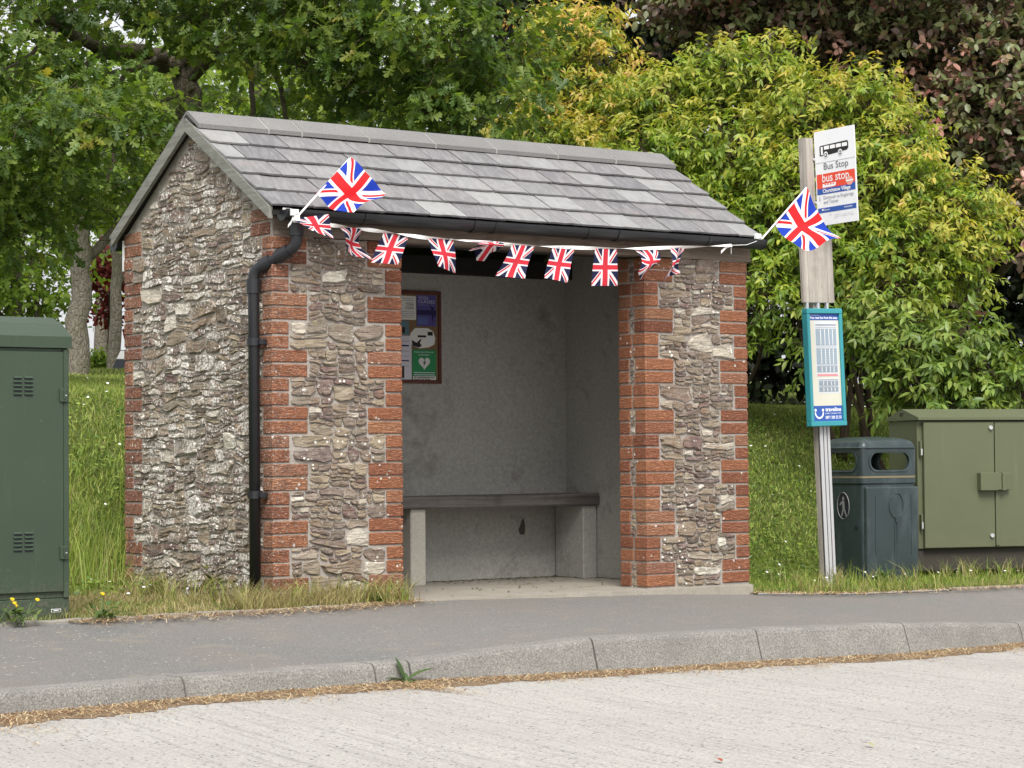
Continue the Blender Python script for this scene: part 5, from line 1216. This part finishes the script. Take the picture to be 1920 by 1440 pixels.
# --- small board leaning behind the shelter corner on the lawn
sb = at(225, 697, 26.3); sb.z = gz_(sb)
sg = tag(empty('lawn_board', sb, (0,0,-.62)), 'small tilted black and white board on the lawn by the slender tree', 'board')
mb = MB(); mb.add([(-.10,0,.0),(.34,0,.0),(.42,.06,.24),(.0,.06,.24),(-.10,.014,.0),(.34,.014,.0),(.42,.074,.24),(.0,.074,.24)], [(0,1,2,3),(5,4,7,6),(0,4,5,1),(3,2,6,7),(0,3,7,4),(1,5,6,2)]); mb.build('panel', plain('board_black',(.02,.025,.035),.5), sg)
frs = frame((-.10,-.001,0), (1,0,0), (0,.06,.24)); flat('upper_field', frs, [(.055,.14),(.49,.14),(.515,.238),(.098,.238)], WHITE, sg, .001)

# ------------------------------------------------------------------ grass
t = NT('grass_blade'); r_ = t.attr('rnd'); c_ = t.ramp(r_, [(0,(.11,.18,.032)),(.35,(.20,.285,.045)),(.7,(.28,.36,.065)),(1,(.38,.42,.10))]); c_ = t.mix(t.attr('age'), c_, t.ramp(r_, [(0,(.24,.17,.075)),(.5,(.40,.31,.15)),(1,(.55,.46,.26))]))
b_ = t.bsdf(c_, .55, None, .3); GRASSM = t.done(t.n('MixShader', {0: .3, 1: b_, 2: t.n('BsdfTranslucent', {'Color': c_})}))
def blades(name, XY, H, Wd, dry, mat=None, lean=.5, zf=None):
    n_ = len(XY); z = zg(XY[:,0], XY[:,1]) if zf is None else zf; P = np.stack([XY[:,0], XY[:,1], z-.008],1); A = rng.uniform(0, 2*PI, n_); f_ = rng.uniform(0, 2*PI, n_)
    s_ = np.stack([np.cos(f_), np.sin(f_), 0*f_],1)*Wd[:,None]; l_ = np.stack([np.cos(A), np.sin(A), 0*A],1); ln = rng.uniform(.05, lean, n_)[:,None]*H[:,None]
    up = np.array([0,0,1.]); m_ = P + up*(H*.55)[:,None] + l_*ln*.35; e_ = P + up*(H*rng.uniform(.8,1,n_))[:,None] + l_*ln
    V = np.stack([P-s_, P+s_, m_-s_*.8, m_+s_*.8, e_],1).reshape(-1,3); T = (np.array([(0,1,3),(0,3,2),(2,3,4)])[None]+np.arange(n_)[:,None,None]*5).reshape(-1,3)
    me = np_mesh(name, V, T, {'rnd': np.repeat(rng.random(n_),5), 'age': np.repeat(dry,5)}); return tag(link(name, me, mat or GRASSM), kind='stuff')
def scatter(n_, x0, x1, y0, y1):
    q = np.stack([rng.uniform(x0,x1,n_), rng.uniform(y0,y1,n_)],1); yb = lerp_tab(q[:,0], YB)+.03
    ok = (q[:,1] > yb) & ~((q[:,0] > -.02) & (q[:,0] < WX+.02) & (q[:,1] > -.01) & (q[:,1] < DY+.02)); return q[ok]
def frust(q, m=60):
    d = np.stack([q[:,0]-CC.x, q[:,1]-CC.y, zg(q[:,0],q[:,1])-CC.z],1); zz = d@np.array(CF); xx = 960+FPX*(d@np.array(CR))/zz; return (xx > -m) & (xx < 1920+m)
# verge left of the shelter: short, partly straw dry
q = scatter(30000, -1.6, .85, -.3, 2.0); q = q[frust(q) & ((q[:,0] < .02) | (rng.random(len(q)) < .16))]
dr = np.clip(1.0+.6*np.sin(q[:,0]*4.+1.)*np.sin(q[:,1]*5.)+rng.normal(0,.3,len(q)),0,1)*(rng.random(len(q)) < .86)
pq = .55+.6*np.sin(q[:,0]*9.+np.sin(q[:,1]*7)*2)*np.sin(q[:,1]*8.+1.)+.3*np.sin(q[:,0]*23.)
blades('verge_grass', q, rng.uniform(.015,.062,len(q))*np.clip(pq+.2,.2,1.7), rng.uniform(.0012,.0028,len(q)), dr, lean=1.)
# right verge
q = scatter(52000, 3.2, 9.5, -.25, 2.2); q = q[frust(q)]; edge = q[:,1]-lerp_tab(q[:,0], YB)
dr = np.clip(.8-edge*2.4+rng.normal(0,.25,len(q)),0,1)*(rng.random(len(q)) < .75)
blades('verge_grass', q, rng.uniform(.015,.062,len(q))*(1+.3*(edge < .5))*np.clip(.8+.75*np.sin(q[:,0]*8.+np.sin(q[:,1]*7)*2)*np.sin(q[:,1]*9.),.35,1.6), rng.uniform(.0013,.003,len(q)), dr, lean=.9)
# bank and upper lawn
q = scatter(230000, -2., 16, 1.5, 6.2); q = q[frust(q)]
pt = np.sin(q[:,0]*2.1+q[:,1]*.7)*np.sin(q[:,1]*2.6+.5); bank = np.exp(-((q[:,1]-2.7)/.9)**2)
blades('lawn_grass', q, rng.uniform(.03,.065,len(q))*(1+.8*bank*(q[:,0] < 1.5)), rng.uniform(.0018,.0042,len(q))*(1+.6*bank), np.clip(.10+.25*pt+rng.normal(0,.15,len(q)),0,1)*(rng.random(len(q)) < .5), lean=.9)
q = scatter(90000, -2., 16, 6., 16.); q = q[frust(q)]
blades('lawn_grass', q, rng.uniform(.03,.06,len(q)), rng.uniform(.003,.006,len(q)), np.clip(.1+rng.normal(0,.15,len(q)),0,1), lean=.8)
# rank grass against the back corner of the shelter
q = np.stack([rng.normal(-.32,.24,2300), rng.normal(2.25,.36,2300)],1); q = q[~((q[:,0] > -.03) & (q[:,1] < DY+.03))]
blades('tall_grass', q, rng.uniform(.12,.46,len(q)), rng.uniform(.0022,.0042,len(q)), (rng.random(len(q)) < .10)*.8, lean=.55)
# tufts along the wall foot, pavement edge, pole, bin and cabinet
tf = []
for k in range(150):
    w_ = random.random()
    if w_ < .28: c0 = (-.06-abs(random.gauss(0,.08)), random.uniform(.0,1.7))
    elif w_ < .5: c0 = (random.uniform(-.25,.8), -.06-abs(random.gauss(0,.07)))
    elif w_ < .58: c0 = (W1-.02+random.uniform(0,.12), -.05)
    elif w_ < .75: c0 = (random.uniform(3.3,4.9), -.02-abs(random.gauss(0,.05)))
    elif w_ < .88: c0 = (4.25+random.gauss(0,.18), .30+random.gauss(0,.12))
    else: c0 = (random.uniform(4.9,6.4), .62+random.gauss(0,.12))
    n_ = random.randint(8,26); tf.append(np.stack([rng.normal(c0[0],.03,n_), rng.normal(c0[1],.025,n_)],1))
q = np.concatenate(tf); blades('grass_tufts', q, rng.uniform(.05,.20,len(q)), rng.uniform(.0016,.0034,len(q)), (rng.random(len(q)) < np.where(q[:,0] < 1.5, .72, .45))*rng.uniform(.5,1,len(q)), lean=1.1)
q = scatter(3500, -.3, .8, -.3, .0); q = q[rng.random(len(q)) < .8]; blades('dry_grass', q, rng.uniform(.04,.15,len(q)), rng.uniform(.001,.002,len(q)), rng.uniform(.6,1,len(q)), lean=1.4)
# clover and broad leaves in the bank, daisies
q = scatter(26000, -2, 12, 1.0, 4.2); q = q[frust(q)]; n_ = len(q)
P = np.stack([q[:,0], q[:,1], zg(q[:,0],q[:,1])+rng.uniform(.02,.09,n_)],1); A = rng.uniform(0,2*PI,n_); D_ = np.stack([np.cos(A),np.sin(A),rng.uniform(-.3,.3,n_)],1); N_ = np.stack([rng.normal(0,.4,n_),rng.normal(-.2,.4,n_),np.ones(n_)],1)
V, T, R_, A_ = leaves('ovate', P, D_, N_, rng.uniform(.018,.042,n_), rng.random(n_), np.zeros(n_))
tag(link('clover', np_mesh('clover', V, T, {'rnd': R_, 'age': A_}), GREENL), kind='stuff')
q = np.concatenate([scatter(300, -1.5, 12, .2, 6.), scatter(60, 3, 12, 3.2, 5.), scatter(14, 3.3, 8, .1, 1.2)]); q = q[frust(q)]; n_ = len(q)
z = zg(q[:,0],q[:,1])+rng.uniform(.05,.085,n_); mb = MB()
for (x, y), zz in zip(q, z):
    r0 = random.uniform(.007,.012); c0 = Vector((x,y,zz)); nn = Vector((random.gauss(0,.3),-.5+random.gauss(0,.3),1)).normalized(); a_ = nn.orthogonal().normalized(); b2 = nn.cross(a_)
    mb.add([c0+nn*.003]+[c0+(a_*math.cos(k*PI/4)+b2*math.sin(k*PI/4))*r0 for k in range(8)], [(0,k+1,(k+1)%8+1) for k in range(8)])
tag(mb.build('daisies', plain('daisy_white',(.78,.78,.74),.7,.2)), kind='stuff')

# ------------------------------------------------------------------ weeds one can point at
WEEDL = leaf_mat('weed_leaf', [(0,(.06,.11,.03)),(1,(.15,.22,.06))], None, .25, .5)
YEL = plain('yellow_petal', (.75,.55,.02), .6)
def big_leaf(par, L_, w_, az, el, curve, mat, name='leaf', off=(0,0,0)):
    v = []; n_ = 6
    for k in range(n_+1):
        f_ = k/n_; e_ = el-curve*f_; x = L_*f_; z = L_*(math.sin(el)*f_-curve*f_*f_*.5); ww = w_*math.sin(PI*min(1,f_**.75*.94+.04))**.8
        for s_ in (-1,0,1): v.append(Vector((x*math.cos(el), s_*ww*.5, z+abs(s_)*ww*.14)))
    f_ = [(k*3+j,k*3+j+1,(k+1)*3+j+1,(k+1)*3+j) for k in range(n_) for j in range(2)]
    R_ = Matrix.Rotation(az, 3, 'Z'); me = bpy.data.meshes.new(name); me.from_pydata([R_ @ q+Vector(off) for q in v], [], f_); fattr(me, 'rnd', [random.random()]*len(v)); fattr(me,'age',[0]*len(v)); me.materials.append(mat); smooth(me); return link(name, me, None, par)
P, n = kpoint(len(pre)+3.0); c0 = on_pl(760,1283,RN,RC)
dock = tag(empty('dock_weed', c0+Vector((0,0,.01))), 'broad leaved green weed growing at the kerb joint', 'weed')
for az, el, L_, w_ in ((2.2,1.25,.15,.045),(-.25,.6,.17,.05),(3.0,.45,.10,.04),(4.3,.25,.10,.055),(1.0,1.0,.06,.025),(5.4,.3,.07,.035)): big_leaf(dock, L_, w_, az, el, .5, WEEDL)
def flower_weed(c0, label, nl, nf, hgt, spread, seed):
    random.seed(seed); e = tag(empty('yellow_flower_weed', c0), label, 'weed')
    for k in range(nl): big_leaf(e, random.uniform(.04,.085), random.uniform(.016,.03), random.uniform(0,2*PI), random.uniform(.2,1.2), .6, WEEDL, 'leaf', (random.gauss(0,spread*.5), random.gauss(0,spread*.4), random.uniform(0,hgt*.55)))
    mb = MB(); fl = MB()
    for k in range(nf+4):
        b0 = Vector((random.gauss(0,spread*.4), random.gauss(0,spread*.3), 0)); t0 = b0+Vector((random.gauss(0,spread*.6),random.gauss(0,.03),hgt*random.uniform(.6,1.05)))
        mb.tube([b0, b0.lerp(t0,.5)+Vector((random.gauss(0,.01),0,0)), t0], [.0025,.002,.0014], 5)
        if k < nf:
            for a_ in range(9):
                A = 2*PI*a_/9; d_ = Vector((math.cos(A), math.sin(A)*.6-.3, .5*math.sin(A)+.25)); s_ = Vector((-math.sin(A),math.cos(A),0))*.004
                fl.add([t0, t0+d_*.013+s_, t0+d_*.013-s_, t0+d_*.004+Vector((0,0,.004))], [(0,1,2),(0,3,1)])
    mb.build('stem', plain('weed_stem',(.10,.15,.05),.7), e)
    if nf: fl.build('flower', YEL, e)
    return e
p0 = on_y(28,1190,-.33); flower_weed(Vector((p0.x,-.33,zpave(p0.x,-.33))), 'yellow flowered weed at the foot of the tall green cabinet', 34, 4, .12, .09, 4)
p0 = on_y(195,1165,-.33); flower_weed(Vector((p0.x,-.34,zpave(p0.x,-.34))), 'dandelion like weed with yellow flower at the verge edging', 22, 1, .13, .06, 8)
p0 = on_y(720,1130,-.12); flower_weed(Vector((p0.x-.03,-.12,-.005)), 'low green weed tuft under the left brick pier', 26, 0, .07, .06, 9)
p0 = on_y(1665,1080,.35); e = flower_weed(Vector((p0.x,.40,float(zg(p0.x,.4)))), 'leafy green weed in front of the litter bin', 26, 0, .14, .07, 10)
random.seed(12); wf = tag(empty('wall_fern', (-.02,.62,.12)), 'small olive fern growing from the foot of the side wall', 'fern')
FERN = leaf_mat('fern_leaf', [(0,(.10,.11,.03)),(1,(.22,.20,.06))], None, .2)
for k in range(16): big_leaf(wf, random.uniform(.09,.17), random.uniform(.018,.03), PI+random.gauss(0,.55), random.uniform(-.2,1.2), random.uniform(.6,1.4), FERN, 'frond', (0,random.gauss(0,.04),random.uniform(-.06,.10)))
# fallen leaves on the road
DL = plain('dead_leaf', (.30,.07,.05), .7, .2); DL2 = plain('yellow_leaf', (.34,.32,.12), .7, .2)
for (px, py, m_, lb) in ((1353,1432,DL,'reddish dead leaf lying on the road at the bottom edge'),(1637,1403,DL2,'yellowish dead leaf lying on the pale road')):
    c0 = on_pl(px,py,RN,RC); e = empty('fallen_leaf', c0+Vector((0,0,.008)), (0.15,-.1,random.uniform(0,3))); tag(e, lb, 'leaf', 'dead leaves on the road'); big_leaf(e, .055, .02, 0, .15, .35, m_, 'blade')
